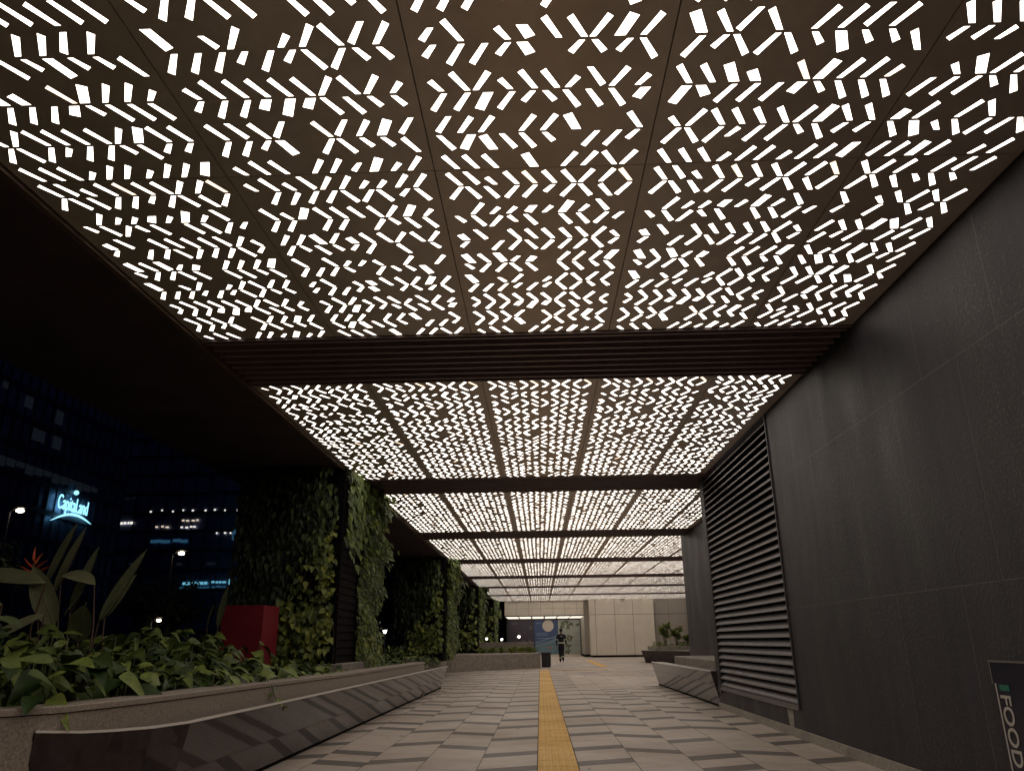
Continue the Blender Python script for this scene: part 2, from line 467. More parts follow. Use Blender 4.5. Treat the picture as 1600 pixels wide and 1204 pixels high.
lf = MB(); r = random.Random(21); random.seed(21)
for i in range(46):
    x = -2.9 + abs(r.gauss(0, .5)) if i < 32 else r.uniform(-2.8, 3.2); y = r.uniform(8, 30)
    a = r.uniform(0, 6.28); lf.leaf(Vector((x, y, .006)), Vector((math.cos(a), math.sin(a), .05)), Vector((0, 0, 1)), r.uniform(.03, .07), .03, r.random(), 0, .3)
tag(lf.build('fallen_leaves', M['bark']), 'scattered small dry leaves on the paving', 'leaf litter', kind='stuff')

# dark soffit outside the lit bays, and the roof slab above everything
o = MB(); o.box((-6.4, -9, ZC + .002), (-3.86, 68, 5.4)); struct(o.build('soffit', M['soffit']))
o = MB(); o.box((-3.78, -9, 4.80), (16, 68, 5.38)); struct(o.build('roof_slab', M['void']))
o = MB()
o.box((-3.855, -9, ZC - .035), (-3.79, 67.65, 4.79)); struct(o.build('ceiling_edge', M['edge']))

# ------------------------------------------------------------------ perforated lit panels
PH = 3.115
def panel_mesh(width, ncol, seed, m0=.125):
    r = random.Random(seed)
    sh = MB(); df = MB(); px = .143; rows = 15; py = PH / rows
    x_first = m0 - px / 2
    sgn = [1 if r.random() < .5 else -1]
    for i in range(1, ncol): sgn.append(sgn[-1] if r.random() < .72 else -sgn[-1])
    T = .002
    def hole(cell, h):
        # ring between cell and hole (underside at z=0) and the walls of the cut
        c3 = [(a, b_, 0) for a, b_ in cell]; h3 = [(a, b_, 0) for a, b_ in h]; h4 = [(a, b_, T) for a, b_ in h]
        n = len(sh.v); sh.v += c3 + h3 + h4
        for i in range(4):
            j = (i + 1) % 4
            sh.f.append((n + i, n + 4 + i, n + 4 + j, n + j)); sh.m.append(0); sh.t.append(0)
            sh.f.append((n + 4 + i, n + 8 + i, n + 8 + j, n + 4 + j)); sh.m.append(1); sh.t.append(0)
        cx = sum(a for a, _ in h) / 4; cy = sum(b_ for _, b_ in h) / 4
        e = [(cx + (a - cx) * 1.03, cy + (b_ - cy) * 1.03, T + .001) for a, b_ in h]
        tv = 0.0
        q = r.random()
        if q < .035: tv = r.uniform(.5, 1)
        elif q < .12: tv = r.uniform(.1, .35)
        df.poly(e[::-1], 0, tv)
    for j in range(rows):
        y0 = j * py; y1 = y0 + py
        flip = 1 if j % 2 == 0 else -1
        if j % 2 == 0:
            # each pair of rows draws its own runs; left half leans to '>' and right half to '<'
            cut = r.randint(ncol // 2 - 2, ncol // 2 + 2); mir = 1 if r.random() < .8 else -1
            for i in range(ncol):
                sgn[i] = (1 if i < cut else -1) * mir
                if r.random() < .13: sgn[i] = -sgn[i]
            jx = [r.uniform(-.007, .007) for _ in range(ncol)]
        for i in range(ncol):
            cx = x_first + px * (i + .5)
            dxj = jx[i]
            cell = [(cx - px / 2, y0), (cx + px / 2, y0), (cx + px / 2, y1), (cx - px / 2, y1)]
            q = r.random()
            s = sgn[i] * flip
            if r.random() < .08: s = -s
            if q < .085:
                sh.add([(a, b_, 0) for a, b_ in cell], [(3, 2, 1, 0)]); continue
            amp = .045; wd = .0168; ya = y0 + .0115; yb = y1 - .0115
            if q > .90: wd = .029; amp = .034                      # fat
            if flip > 0: ya += .012
            else: yb -= .012
            short = r.random() < .27
            if short:
                if flip > 0: ya += .065
                else: yb -= .065
                amp *= .7
            # flat end meets the neighbour of its pair, slanted end away from it
            if (flip > 0) != (r.random() < .12):
                xf, xs = s * amp, -s * amp
                h = [(cx + xs - wd, ya + (.026 if s > 0 else 0)), (cx + xs + wd, ya + (0 if s > 0 else .026)), (cx + xf + wd * 1.12, yb), (cx + xf - wd * 1.12, yb)]
            else:
                xf, xs = -s * amp, s * amp
                h = [(cx + xf - wd * 1.12, ya), (cx + xf + wd * 1.12, ya), (cx + xs + wd, yb - (.026 if s > 0 else 0)), (cx + xs - wd, yb - (0 if s > 0 else .026))]
            lim = px / 2 - .002
            h = [(min(max(a + dxj, cx - lim), cx + lim), b_) for a, b_ in h]
            hole(cell, h)
    # margins, and the turned-up flange round the sheet
    g = .004
    xr = x_first + px * ncol
    if x_first > g: sh.poly([(g, 0, 0), (g, PH, 0), (x_first, PH, 0), (x_first, 0, 0)])
    if width - g > xr: sh.poly([(xr, 0, 0), (xr, PH, 0), (width - g, PH, 0), (width - g, 0, 0)])
    sh.poly([(g, 0, 0), (g, 0, .04), (g, PH, .04), (g, PH, 0)]); sh.poly([(width - g, 0, 0), (width - g, PH, 0), (width - g, PH, .04), (width - g, 0, .04)])
    for yy in (0, PH): sh.poly([(g, yy, 0), (width - g, yy, 0), (width - g, yy, .04), (g, yy, .04)])
    return sh, df
def mk(sh, name, mats):
    o = sh.build(name, mats); me = o.data; bpy.data.objects.remove(o); return me
PM = {}
def get_panel(width, seed):
    key = (round(width, 2), seed)
    if key not in PM:
        nc = 10 if width > 1.5 else int((width - .06) / .143)
        a_, d_ = panel_mesh(width, nc, seed * 31 + int(width * 100), .125 if width > 1.5 else .09)
        PM[key] = (mk(a_, 'perforated_panel', [M['bronze'], M['hole']]), mk(d_, 'diffuser', M['diffuser']))
    return PM[key]
BAYS = [(-6.3, -.03, 3.54), (1.65, 7.88, 3.54), (9.52, 15.75, 3.54), (17.45, 24.0, 4.80), (25.75, 32.45, 6.99), (34.25, 41.05, 8.53),
        (42.95, 49.1, 10.07), (50.85, 58.0, 11.6), (59.65, 67.6, 13.15)]
BL = ['lit perforated ceiling bay over the spot nearest the viewer, behind the nearest slatted strip',
      'nearest and largest lit perforated ceiling bay, right overhead',
      'second lit perforated ceiling bay, beyond the wide slatted strip and above the louvre',
      'third lit perforated ceiling bay, beginning above the nearest vine column',
      'fourth lit perforated ceiling bay, just beyond the end of the dark stone wall',
      'fifth lit perforated ceiling bay, ending before the middle of the far vine columns',
      'sixth lit perforated ceiling bay, third from the far end',
      'seventh lit perforated ceiling bay, last but one before the far fascia',
      'farthest lit perforated ceiling bay, touching the beige fascia and white cladding']
for bi, (y0, y1, xr) in enumerate(BAYS):
    bay = thing('lit_ceiling_bay', BL[bi], 'ceiling light bay', (-3.78, y0, ZC), 'lit ceiling bays along the walkway')
    pl = (y1 - y0) / 2; x = 0.0; k = 0
    while -3.78 + x < xr - .3:
        wd = min(1.54, xr + 3.78 - x)
        if wd < 1.5: wd -= .01
        for h in range(2):
            a_, d_ = get_panel(wd, rnd.randrange(4) if wd > 1.5 else h)
            po = link('perforated_panel', a_, bay); do = link('diffuser', d_, po)
            po.location = (x, h * pl + .003, 0); po.scale = (1, (pl - .006) / PH, 1)
        x += 1.54; k += 1
# slatted strips between the bays
SL = ['dark slatted ceiling strip closest to the viewer, above the top of the view',
      'widest dark slatted ceiling strip, across the middle of the view',
      'second dark slatted ceiling strip, meeting the top of the nearest vine column',
      'third dark slatted ceiling strip, ending where the setback wall begins to rise',
      'fourth dark slatted ceiling strip, above the second vine column',
      'fifth dark slatted ceiling strip, fourth from the far end', 'sixth dark slatted ceiling strip, third from the far end',
      'seventh dark slatted ceiling strip, last but one before the far end']
for bi in range(len(BAYS) - 1):
    y0 = BAYS[bi][1] + .01; y1 = BAYS[bi + 1][0] - .01; xr = BAYS[bi + 1][2] - .01
    if bi in (0, 1): xr = 3.53
    s = thing('slatted_ceiling_strip', SL[bi], 'ceiling strip', (-3.78, y0, ZC), 'slatted strips between the lit bays')
    L = y1 - y0; X1 = xr + 3.78
    o = MB(); o.box((0, 0, .13), (X1, L, .15)); o.build('backing', M['beam_back'], s)
    o = MB(); o.box((0, 0, -.015), (X1, .035, .128)); o.box((0, L - .035, -.015), (X1, L, .128)); o.build('edge_trim', M['beam'], s)
    o = MB(); n = 8; pt = (L - .07) / n
    for i in range(n):
        yy = .035 + pt * (i + .5)
        o.bbox((.01, yy - .022, -.01), (X1 - .01, yy + .022, .128), .004)
    o.build('slats', M['beam'], s)

# ------------------------------------------------------------------ right-hand stone wall with louvre
wall = thing('stone_wall', 'long dark stone clad wall with a tall louvre along the right of the walkway', 'wall', (3.54, 0, 0))
def wb(a, c): return (a[0] - 3.54, a[1], a[2]), (c[0] - 3.54, c[1], c[2])
o = MB()
o.box(*wb((3.54, -9, 0), (4.2, 11.38, 4.78)))
o.box(*wb((3.54, 11.38, 0), (4.2, 16.16, .40)))
o.box(*wb((3.54, 16.16, 0), (4.2, 16.44, .40)))
o.box(*wb((3.70, 11.38, .40), (4.2, 16.16, 4.78)))
o.box(*wb((4.2, -9, 0), (4.8, 16.44, 4.78)))
o.build('cladding', M['wall'], wall)
o = MB(); o.box(*wb((3.515, -8.9, 0), (3.539, 16.43, .115))); o.build('plinth', M['granite_grey'], wall)
lv = MB(); z = .44; pitch = .125
while z < 4.50:
    # rain louvre blade: outer lip low, inner edge high
    vs = []
    for yy in (11.44, 16.10):
        vs += [(-.004, yy, z), (.0, yy, z + .02), (.085, yy, z + .098), (.082, yy, z + .106), (-.01, yy, z + .026), (-.016, yy, z)]
    fs = [(i, (i + 1) % 6, 6 + (i + 1) % 6, 6 + i) for i in range(6)] + [(5, 4, 3, 2, 1, 0), (6, 7, 8, 9, 10, 11)]
    lv.add(vs, fs); z += pitch
lg = bpy.data.objects.new('louvre_grille', None); COL.objects.link(lg); lg.parent = wall
lv.build('slats', M['louvre'], lg)
o = MB()
o.box((-.02, 11.382, .402), (.10, 11.425, 4.56)); o.box((-.022, 16.115, .30), (.158, 16.44, 4.56))
o.build('frame', M['frame'], lg)
o = MB(); o.box((-.02, 11.43, .401), (.15, 16.11, .428)); o.box((-.035, 11.40, .36), (-.001, 16.11, .399)); o.build('sill', M['louvre'], lg)
o = MB()
o.box((.155, 11.43, .43), (.159, 16.10, 4.56)); o.build('backing', M['void'], lg)

wall2 = thing('stone_wall', 'setback stretch of dark stone wall beyond the louvre, behind the right-hand stone bench', 'wall', (4.8, 16.5, 0))
o = MB(); o.box((0.001, -.04, 0), (4.4, 9.55, 4.78)); o.build('cladding', M['wall'], wall2)
# pale patch of render under the louvre
sm = MB(); sm.poly([(3.537, 11.75, .12), (3.537, 11.95, .12), (3.537, 12.0, .34), (3.537, 11.72, .36)]);
so = sm.build('stain_patch', M['granite_grey'], wall); so.location = (-3.54, 0, 0)

# food sign on the wall
sg = thing('wall_sign', 'dark navy wall sign reading FOOD in pale letters turned on their side, lower right', 'sign', (3.5, 6.448, 0))
o = MB(); o.bbox((0, -2.2, .12), (.039, 0, 1.119), .004); o.build('sign_board', M['sign_navy'], sg)
o = MB(); o.box((-.004, -2.2, 1.108), (.0, 0, 1.122)); o.box((-.004, -.012, .95), (0, -.002, 1.107)); o.build('rim', M['sign_rim'], sg)
o = MB(); o.box((-.005, -.05, .12), (-.0005, -.036, .955)); o.build('rule_line', M['sign_white'], sg)
o = MB(); o.box((-.005, -.215, .905), (-.0005, -.09, .948)); o.build('green_mark', M['sign_green'], sg)
# letters: text x axis -> world -z (reading downward), text y axis -> world -y ... seen from -x
mtx = Matrix(((0, 0, -1, -.004), (0, -1, 0, -.083), (-1, 0, 0, .872), (0, 0, 0, 1)))
mtx = Matrix(((0, 0, -1, -.004), (0, -1, 0, -.083), (-1, 0, 0, .885), (0, 0, 0, 1)))
text_mesh('letters', 'FOOD', .178, .002, M['sign_white'], sg, mtx, 1.0, .002)

# ------------------------------------------------------------------ stone benches with undercut polished faces
def bench(name, label, top, base, inner_x, joint_step, ztoe=.045, inner=None):
    """top / base: polylines of the front face's upper and lower edge; inner_x: back of the seat"""
    b = thing(name, label, 'bench', (top[-1][0], top[-1][1], 0))
    off = Vector((-top[-1][0], -top[-1][1], 0))
    fm = MB()
    for i in range(len(top) - 1):
        A, B, C, D = [Vector(q) + off for q in (base[i], base[i + 1], top[i + 1], top[i])]
        n = max(1, int((B - A).length / joint_step))
        for j in range(n):
            u0, u1 = j / n, (j + 1) / n
            e = .0025 / max((B - A).length, .1)
            if n > 1: u0 += e; u1 -= e
            fm.poly([A.lerp(B, u0), A.lerp(B, u1), D.lerp(C, u1), D.lerp(C, u0)])
    fm.build('front_panel', M['dark_granite'], b)
    bk = MB()
    for i in range(len(top) - 1):
        A, B, C, D = [Vector(q) + off for q in (base[i], base[i + 1], top[i + 1], top[i])]
        s = Vector((.01 if inner_x > top[-1][0] else -.01, 0, 0))
        bk.poly([A + s, B + s, C + s, D + s])
    bk.build('panel_backing', M['void'], b)
    tm = MB()
    for i in range(len(top) - 1):
        C, D = Vector(top[i + 1]) + off, Vector(top[i]) + off
        s = Vector((.05 if inner_x > top[-1][0] else -.028, 0, 0)); z = Vector((0, 0, .016))
        sg_ = -1 if inner_x > top[-1][0] else 1
        f = Vector((.004 * sg_, 0, 0))
        tm.poly([D + f, C + f, C + z + f, D + z + f]); tm.poly([D + z + f, C + z + f, C + z + s, D + z + s])
    tm.build('edge_strip', M['trim'], b)
    tp = MB()
    for i in range(len(top) - 1):
        C, D = Vector(top[i + 1]) + off, Vector(top[i]) + off
        s = .024 if inner_x > top[-1][0] else -.024
        z = Vector((0, 0, .009))
        Ci = Vector((inner_x + off.x, C.y, C.z)); Di = Vector((inner_x + off.x, D.y, D.z))
        if inner: Ci = Vector((inner[i + 1][0] + off.x, inner[i + 1][1] + off.y, C.z)); Di = Vector((inner[i][0] + off.x, inner[i][1] + off.y, D.z))
        tp.poly([D + z + Vector((s, 0, 0)), C + z + Vector((s, 0, 0)), Ci + z, Di + z])
    tp.build('seat', M['bench_top'], b)
    tk = MB()
    for i in range(len(base) - 1):
        A, B = Vector(base[i]) + off, Vector(base[i + 1]) + off
        s = Vector((.03 if inner_x > top[-1][0] else -.03, 0, 0))
        A1 = A + s; B1 = B + s; A1.z = B1.z = 0; A2 = A1.copy(); B2 = B1.copy(); A2.z = B2.z = ztoe + .01
        tk.poly([A1, B1, B2, A2])
        tk.poly([A + Vector((0, 0, 0)), B, B2, A2])
    tk.build('toe_kick', M['void'], b)
    # far end face
    i = 0
    for e_top, e_base in ([] if inner else [(top[0], base[0])]) + [(top[-1], base[-1])]:
        T = Vector(e_top) + off; B = Vector(e_base) + off
        em = MB(); em.poly([B, T, (inner_x + off.x, T.y, T.z), (inner_x + off.x, B.y, 0), (B.x, B.y, 0)])
        em.build('end_panel', M['dark_granite'], b)
    return b
zt = .05
topL = [(-3.335, 5.35, .765), (-3.12, 5.56, .74), (-3.03, 5.80, .725), (-2.93, 6.15, .71), (-2.86, 6.64, .70), (-2.85, 8.72, .688), (-2.85, 14.06, .659), (-2.80, 24.2, .606)]
baseL = [(-3.375, 5.36, zt), (-3.25, 5.64, zt), (-3.18, 5.88, zt), (-3.09, 6.22, zt), (-3.03, 6.72, zt), (-3.02, 8.8, zt), (-3.01, 14.1, zt), (-2.97, 24.1, zt)]
innL = [(-3.36, 5.37), (-3.26, 5.52), (-3.18, 5.84), (-3.10, 6.25), (-3.04, 6.78), (-2.99, 8.72), (-2.965, 14.06), (-3.05, 24.2)]
bench('stone_bench', 'long polished dark granite bench with leaning mirror-like face below the left planter', topL, baseL, -3.1, 1.25, inner=innL)
topR = [(3.41, 16.46, .683), (3.40, 20.5, .67), (3.40, 24.95, .65)]
baseR = [(3.575, 16.46, zt), (3.57, 20.5, zt), (3.55, 24.75, zt)]
bench('stone_bench', 'short polished granite bench with undercut face beside the louvre on the right', topR, baseR, 3.72, 1.4)
topF = [(8.9, 42.6, .66), (6.05, 48.6, .66)]
baseF = [(9.05, 42.9, zt), (6.30, 48.7, zt)]

# stone ledge behind the right bench
o = MB(); o.bbox((3.725, 16.46, .0), (4.795, 22.6, .87), .01)
tag(o.build('stone_ledge', M['concrete']), 'grey stone ledge between the right-hand bench and the setback dark wall', 'ledge')

# far right planter with its undercut face
fp = thing('stone_planter', 'angled stone planter with small shrubs in front of the white cladding, far right', 'planter', (6.05, 48.6, 0))
o = MB()
def off(p): return (p[0] - 6.05, p[1] - 48.6, p[2])
o.poly([off(q) for q in ((9.05, 42.9, .02), (6.30, 48.7, .02), (6.05, 48.6, .70), (8.9, 42.6, .70))])
o.poly([off(q) for q in ((6.30, 48.7, .02), (6.9, 52.4, .02), (6.65, 52.6, .70), (6.05, 48.6, .70))])
o.build('front_panel', M['dark_granite'], fp)
o = MB(); o.poly([off(q) for q in ((6.05, 48.6, .701), (8.9, 42.6, .701), (13, 44.5, .701), (10.9, 53, .701), (6.65, 52.6, .701))]); o.build('seat', M['bench_top'], fp)
o = MB(); o.bbox(off((6.9, 48.3, .705)), off((11.2, 48.6, .93)), .01); o.bbox(off((6.9, 48.61, .705)), off((7.15, 52, .93)), .01); o.build('planter_rim', M['concrete'], fp)

# ------------------------------------------------------------------ left planter
pl = thing('stone_planter', 'long speckled granite planter wall along the left of the walkway', 'planter', (-3.5, 5, 0))
def P(p): return (p[0] + 3.5, p[1] - 5, p[2])
LIP = [(-6.5, 4.15, .93), (-4.3, 4.75, .925), (-3.72, 5.03, .92), (-3.43, 5.24, .92), (-3.25, 5.48, .92), (-3.17, 5.83, .92), (-3.08, 6.3, .92), (-3.02, 6.97, .92), (-2.99, 8.5, .91), (-2.97, 12.4, .87), (-2.95, 16.5, .85), (-2.95, 20.45, .83)]
nrm = []
for i in range(len(LIP)):
    a_ = Vector(LIP[max(i - 1, 0)]); b_ = Vector(LIP[min(i + 1, len(LIP) - 1)]); d = (b_ - a_); d.z = 0; d.normalize(); nrm.append(Vector((d.y, -d.x, 0)))
def lp(i, o_, z): q = Vector(LIP[i]) + nrm[i] * o_; return P((q.x, q.y, z))
o = MB(); c = MB()
for i in range(len(LIP) - 1):
    j = i + 1; za, zb_ = LIP[i][2], LIP[j][2]; lipz = .042; lo = .0 if i < 3 else .45
    o.poly([lp(i, 0, lo), lp(j, 0, lo), lp(j, 0, zb_ - lipz - .008), lp(i, 0, za - lipz - .008)])
    if lo: o.poly([lp(i, -.22, 0), lp(j, -.22, 0), lp(j, -.22, .5), lp(i, -.22, .5)])
    o.poly([lp(i, -.3, 0), lp(i, -.3, za - lipz), lp(j, -.3, zb_ - lipz), lp(j, -.3, 0)])
    o.poly([lp(i, -.02, za - lipz - .006), lp(j, -.02, zb_ - lipz - .006), lp(j, -.3, zb_ - lipz - .006), lp(i, -.3, za - lipz - .006)])
    c.poly([lp(i, .014, za - lipz), lp(j, .014, zb_ - lipz), lp(j, .014, zb_ - .006), lp(i, .014, za - .006)])
    c.poly([lp(i, .014, za - .006), lp(j, .014, zb_ - .006), lp(j, .006, zb_), lp(i, .006, za)])
    c.poly([lp(i, .006, za), lp(j, .006, zb_), lp(j, -.3, zb_), lp(i, -.3, za)])
    c.poly([lp(i, .014, za - lipz), lp(i, -.3, za - lipz), lp(j, -.3, zb_ - lipz), lp(j, .014, zb_ - lipz)])
j = len(LIP) - 1
o.poly([lp(j, 0, 0), lp(j, -.3, 0), lp(j, -.3, .78), lp(j, 0, .78)]); c.poly([lp(j, .014, .788), lp(j, -.3, .788), lp(j, -.3, .83), lp(j, .006, .83)])
o.poly([lp(3, 0, 0), lp(3, -.22, 0), lp(3, -.22, .5), lp(3, 0, .5)])
o.build('planter_wall', M['granite'], pl); c.build('coping', M['granite'], pl)
o = MB(); o.bbox((-4.6, 24.15, 0), (-4.3, 36.6, .74), .01)
tag(o.build('planter_wall', M['concrete']), 'low set back planter wall between the left bench and the far left planter', 'wall')
o = MB()
nx, ny = 14, 60
for i in range(nx + 1):
    for j in range(ny + 1):
        o.v.append((-9.5 + (6.26 if j < 21 else 5.2) * i / nx, (5.6 if 1 else 2) + 60 * j / ny, .74 + .05 * math.sin(i * 1.3 + j * .9) - (.12 if j > 22 else 0)))
for i in range(nx):
    for j in range(ny):
        a_ = i * (ny + 1) + j; o.f.append((a_, a_ + ny + 1, a_ + ny + 2, a_ + 1)); o.m.append(0); o.t.append(0)
struct(o.build('planting_soil', M['soil'], smooth=True))

# red cabinet standing in the planting
rb = thing('red_cabinet', 'tall plain red painted metal cabinet standing in the plants left of the nearest vine column', 'cabinet', (-5.0, 13.6, .6))
o = MB(); o.bbox((-.36, -.4, 0), (.352, .4, 1.33), .006); o.build('cabinet_body', M['red'], rb)
o = MB(); o.box((.353, -.375, .1), (.356, .375, 1.3)); o.build('side_door', M['red'], rb)

# ------------------------------------------------------------------ vine columns
def rv(s): return Vector((random.gauss(0, s), random.gauss(0, s), random.gauss(0, s)))
def vine_front(nleaf, y, x0, x1, big=1.0):
    """leaves on the face that looks back at the viewer: dark hanging strands above, shade painted in toward the left, paler leaves lower right"""
    mb = MB()
    for i in range(nleaf):
        x = random.uniform(x0, x1); z = random.uniform(.95, 4.62)
        u = (x - x0) / (x1 - x0); v = (z - .9) / 3.7
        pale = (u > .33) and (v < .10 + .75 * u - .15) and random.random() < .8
        if u > .93 and v > .3 and random.random() < .6: continue
        # thin patches where the dark mesh shows
        if math.sin(x * 4.1 + z * 1.7) + math.sin(z * 3.3 - x * 2.2) < -1.0 and random.random() < .8: continue
        out = .05 + abs(random.gauss(0, .10)) + .05 * math.sin(x * 5) * math.sin(z * 4)
        if v > .93: out += .04
        p = Vector((x, y - out, z))
        if pale:
            L = random.uniform(.11, .17) * big; d = Vector((random.gauss(.1, .5), -.35, random.gauss(-.55, .4)))
            mb.leaf(p, d, Vector((random.gauss(.3, .3), -1, .45)) + rv(.15), L, L * .82, random.random() ** 1.3, .2, .2, mi=1)
        else:
            L = random.uniform(.10, .20) * big; d = Vector((random.gauss(0, .3), -.2, -1)) + rv(.12)
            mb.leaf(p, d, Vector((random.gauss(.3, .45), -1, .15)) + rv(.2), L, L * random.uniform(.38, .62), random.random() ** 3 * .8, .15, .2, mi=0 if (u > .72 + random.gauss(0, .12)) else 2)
    return mb
def vine_side(nleaf, x, y0, y1, big=1.0, z0=.75):
    mb = MB()
    for i in range(nleaf):
        y = random.uniform(y0, y1); z = random.uniform(z0, 4.66); v = (z - .9) / 3.7
        bulge = .11 + .07 * math.sin(z * 3.1 + y) + .05 * math.sin(z * 7 + 2 * y)
        if v > .62: bulge += .05
        p = Vector((x + abs(random.gauss(bulge * .5, bulge * .6)), y, z))
        large = v > .6 and random.random() < .5
        L = (random.uniform(.15, .23) if large else random.uniform(.08, .14)) * big
        d = Vector((random.gauss(.45, .3), random.gauss(-.15, .5), random.gauss(-.75, .35)))
        pale = v < .16 and random.random() < .5
        mb.leaf(p, d, Vector((1, -.7, .35)) + rv(.35), L, L * (.66 if large else .55), random.random() ** 1.1, .25, .2, mi=1 if pale or random.random() < .15 else 0)
    return mb
col_y = [14.62, 31.3, 48.0, 64.4]
ord_ = ['nearest', 'second', 'third', 'farthest']
for ci, cy in enumerate(col_y):
    c = thing('slatted_column', ord_[ci] + ' dark slatted rectangular column wrapped in climbing plants, at the left edge of the lit ceiling',
              'column', (-4.75, cy, .6), 'vine covered columns along the left side')
    dep = 3.3
    o = MB(); o.box((-.93, .03, 0), (.95, dep - .03, 3.98)); o.build('column_core', M['void'], c)
    o = MB(); z = .35
    while z < 3.95:
        o.box((-.95, .01, z), (.972, .028, z + .085)); o.box((.952, .03, z), (.972, dep, z + .085)); z += .14
    o.build('slat_cladding', M['column_slat'], c)
    o = MB()
    for yy in (.0, 1.55, dep): o.box((.975, yy, .0), (1.0, yy + .05, 3.97))
    o.build('corner_post', M['column_slat'], c)
    # stone ledge under the column
    g = MB(); g.bbox((-.60, -.10, .17), (.98, .62, .35), .008); g.bbox((.984, -.10, .17), (1.16, 2.62, .35), .008)
    if ci == 0:
        g.build('base_ledge', M['concrete'], c)
        g = MB(); g.box((.95, .1, .0), (1.10, 2.5, .168)); g.build('ledge_bracket', M['void'], c)
    vl = ['dark vine curtain with yellow green lower leaves on the front of the nearest column',
          'dark hanging vines on the front of the second column', 'dark vines on the front of the third column',
          'small dark curtain of vines on the front of the farthest column'][ci]
    n = [4300, 1700, 700, 350][ci]
    random.seed(40 + ci)
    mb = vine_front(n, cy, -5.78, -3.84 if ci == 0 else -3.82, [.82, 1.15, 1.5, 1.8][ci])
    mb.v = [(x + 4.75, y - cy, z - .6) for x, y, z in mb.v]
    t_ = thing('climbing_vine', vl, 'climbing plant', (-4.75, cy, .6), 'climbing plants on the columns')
    mb.build('foliage', [M['vine'], M['vine_yellow'], M['shaded_vine']], t_)
    sb = MB()
    for k in range(int(30 / (ci + 1))):
        x = random.uniform(-1.0, .75); z = 3.95; pts = []
        while z > .2:
            pts.append((x, -.05 - .03 * math.sin(z * 3 + x * 5), z)); x += random.gauss(0, .05); z -= .3
        sb.tube(pts, .007, 4)
    sb.build('stems', M['bark'], t_)
    vl = ['bright leafy vine on the walkway side of the nearest column',
          'leafy vine on the walkway side of the second column', 'leafy vine on the walkway side of the third column',
          'leafy vine on the walkway side of the farthest column'][ci]
    n = [4600, 2200, 900, 450][ci]
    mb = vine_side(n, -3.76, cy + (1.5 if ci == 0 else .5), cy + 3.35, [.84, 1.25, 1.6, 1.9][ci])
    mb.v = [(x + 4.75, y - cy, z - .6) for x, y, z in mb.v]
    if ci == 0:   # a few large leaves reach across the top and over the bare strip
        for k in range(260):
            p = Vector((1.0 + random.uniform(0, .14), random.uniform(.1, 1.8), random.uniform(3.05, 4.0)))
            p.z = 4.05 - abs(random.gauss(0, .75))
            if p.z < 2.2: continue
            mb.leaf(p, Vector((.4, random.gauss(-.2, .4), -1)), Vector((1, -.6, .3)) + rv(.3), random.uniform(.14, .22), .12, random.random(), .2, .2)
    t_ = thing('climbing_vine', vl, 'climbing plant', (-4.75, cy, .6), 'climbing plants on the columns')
    mb.build('foliage', [M['vine'], M['vine_yellow'], M['shaded_vine']], t_)
    sb = MB()
    for k in range(int(16 / (ci + 1))):
        y = random.uniform(1.7, 3.3); z = 4.0; pts = []
        while z > .1:
            pts.append((1.0 + .03 * math.sin(z * 3 + y * 5), y, z)); y += random.gauss(0, .05); z -= .3
        sb.tube(pts, .007, 4)
    sb.build('stems', M['bark'], t_)

# ------------------------------------------------------------------ planting in the left bed
random.seed(77)
gc = MB()
def ground_patch(n, x0, x1, y0, y1, zb, h, smin, smax, pale=.2):
    for i in range(n):
        x = random.uniform(x0, x1); y = random.uniform(y0, y1)
        hh = h * (.75 + .35 * math.sin(x * 2.3 + y * 1.7) * math.sin(y * 1.1 + 1)) * ((.55 + .45 * min(1, (x1 - x) / .8)) if y < 10.5 else (.12 + .88 * min(1, (x1 - x) / 1.5)))
        z = zb + hh * random.random() ** .6
        a = random.uniform(0, 2 * PI); L = random.uniform(smin, smax)
        d = Vector((math.cos(a), math.sin(a), random.uniform(-.5, .45)))
        nrm = Vector((random.gauss(.25, .35), random.gauss(-.35, .35), 1))
        tint = random.random() ** 3 if random.random() > pale * .35 else random.uniform(.6, 1)
        gc.leaf(Vector((x, y, z)), d, nrm, L, L * random.choice([.24, .3, .42, .52, .6]), tint, random.uniform(.15, .75), random.uniform(.12, .45), 'mid' if y < 14 else False)
        if i % 5 == 0:
            gc.tube([(x + random.gauss(0, .05), y + random.gauss(0, .05), zb - .05), (x, y, z)], .005, 4, 1)
ground_patch(900, -7.4, -3.30, 5.3, 8, .84, .60, .18, .31, .3)
ground_patch(1300, -8.0, -3.16, 8, 12, .80, .66, .16, .29, .5)
ground_patch(900, -7.5, -3.14, 12, 13.9, .78, .52, .13, .26, .45)
ground_patch(120, -7.5, -4.6, 13.9, 14.5, .78, .4, .13, .22, .4)
ground_patch(60, -3.55, -3.22, 14.0, 17.6, .70, .10, .06, .10)
ground_patch(1300, -7.5, -3.2, 17.9, 20.5, .76, .60, .14, .26, .4)
ground_patch(1000, -7.5, -3.3, 20.5, 24, .50, .85, .14, .26, .4)
ground_patch(1100, -7.5, -3.9, 24, 31.3, .60, .75, .16, .28, .5)
ground_patch(700, -7.5, -4.4, 34, 48, .60, .6, .18, .30, .4)
ground_patch(260, -7.5, -4.4, 50, 64, .60, .8, .25, .4, .4)
tag(gc.build('ground_cover', [M['leaf'], M['stem']], None, True), 'mass of dark glossy green leaves filling the left planter', 'ground cover', kind='stuff')

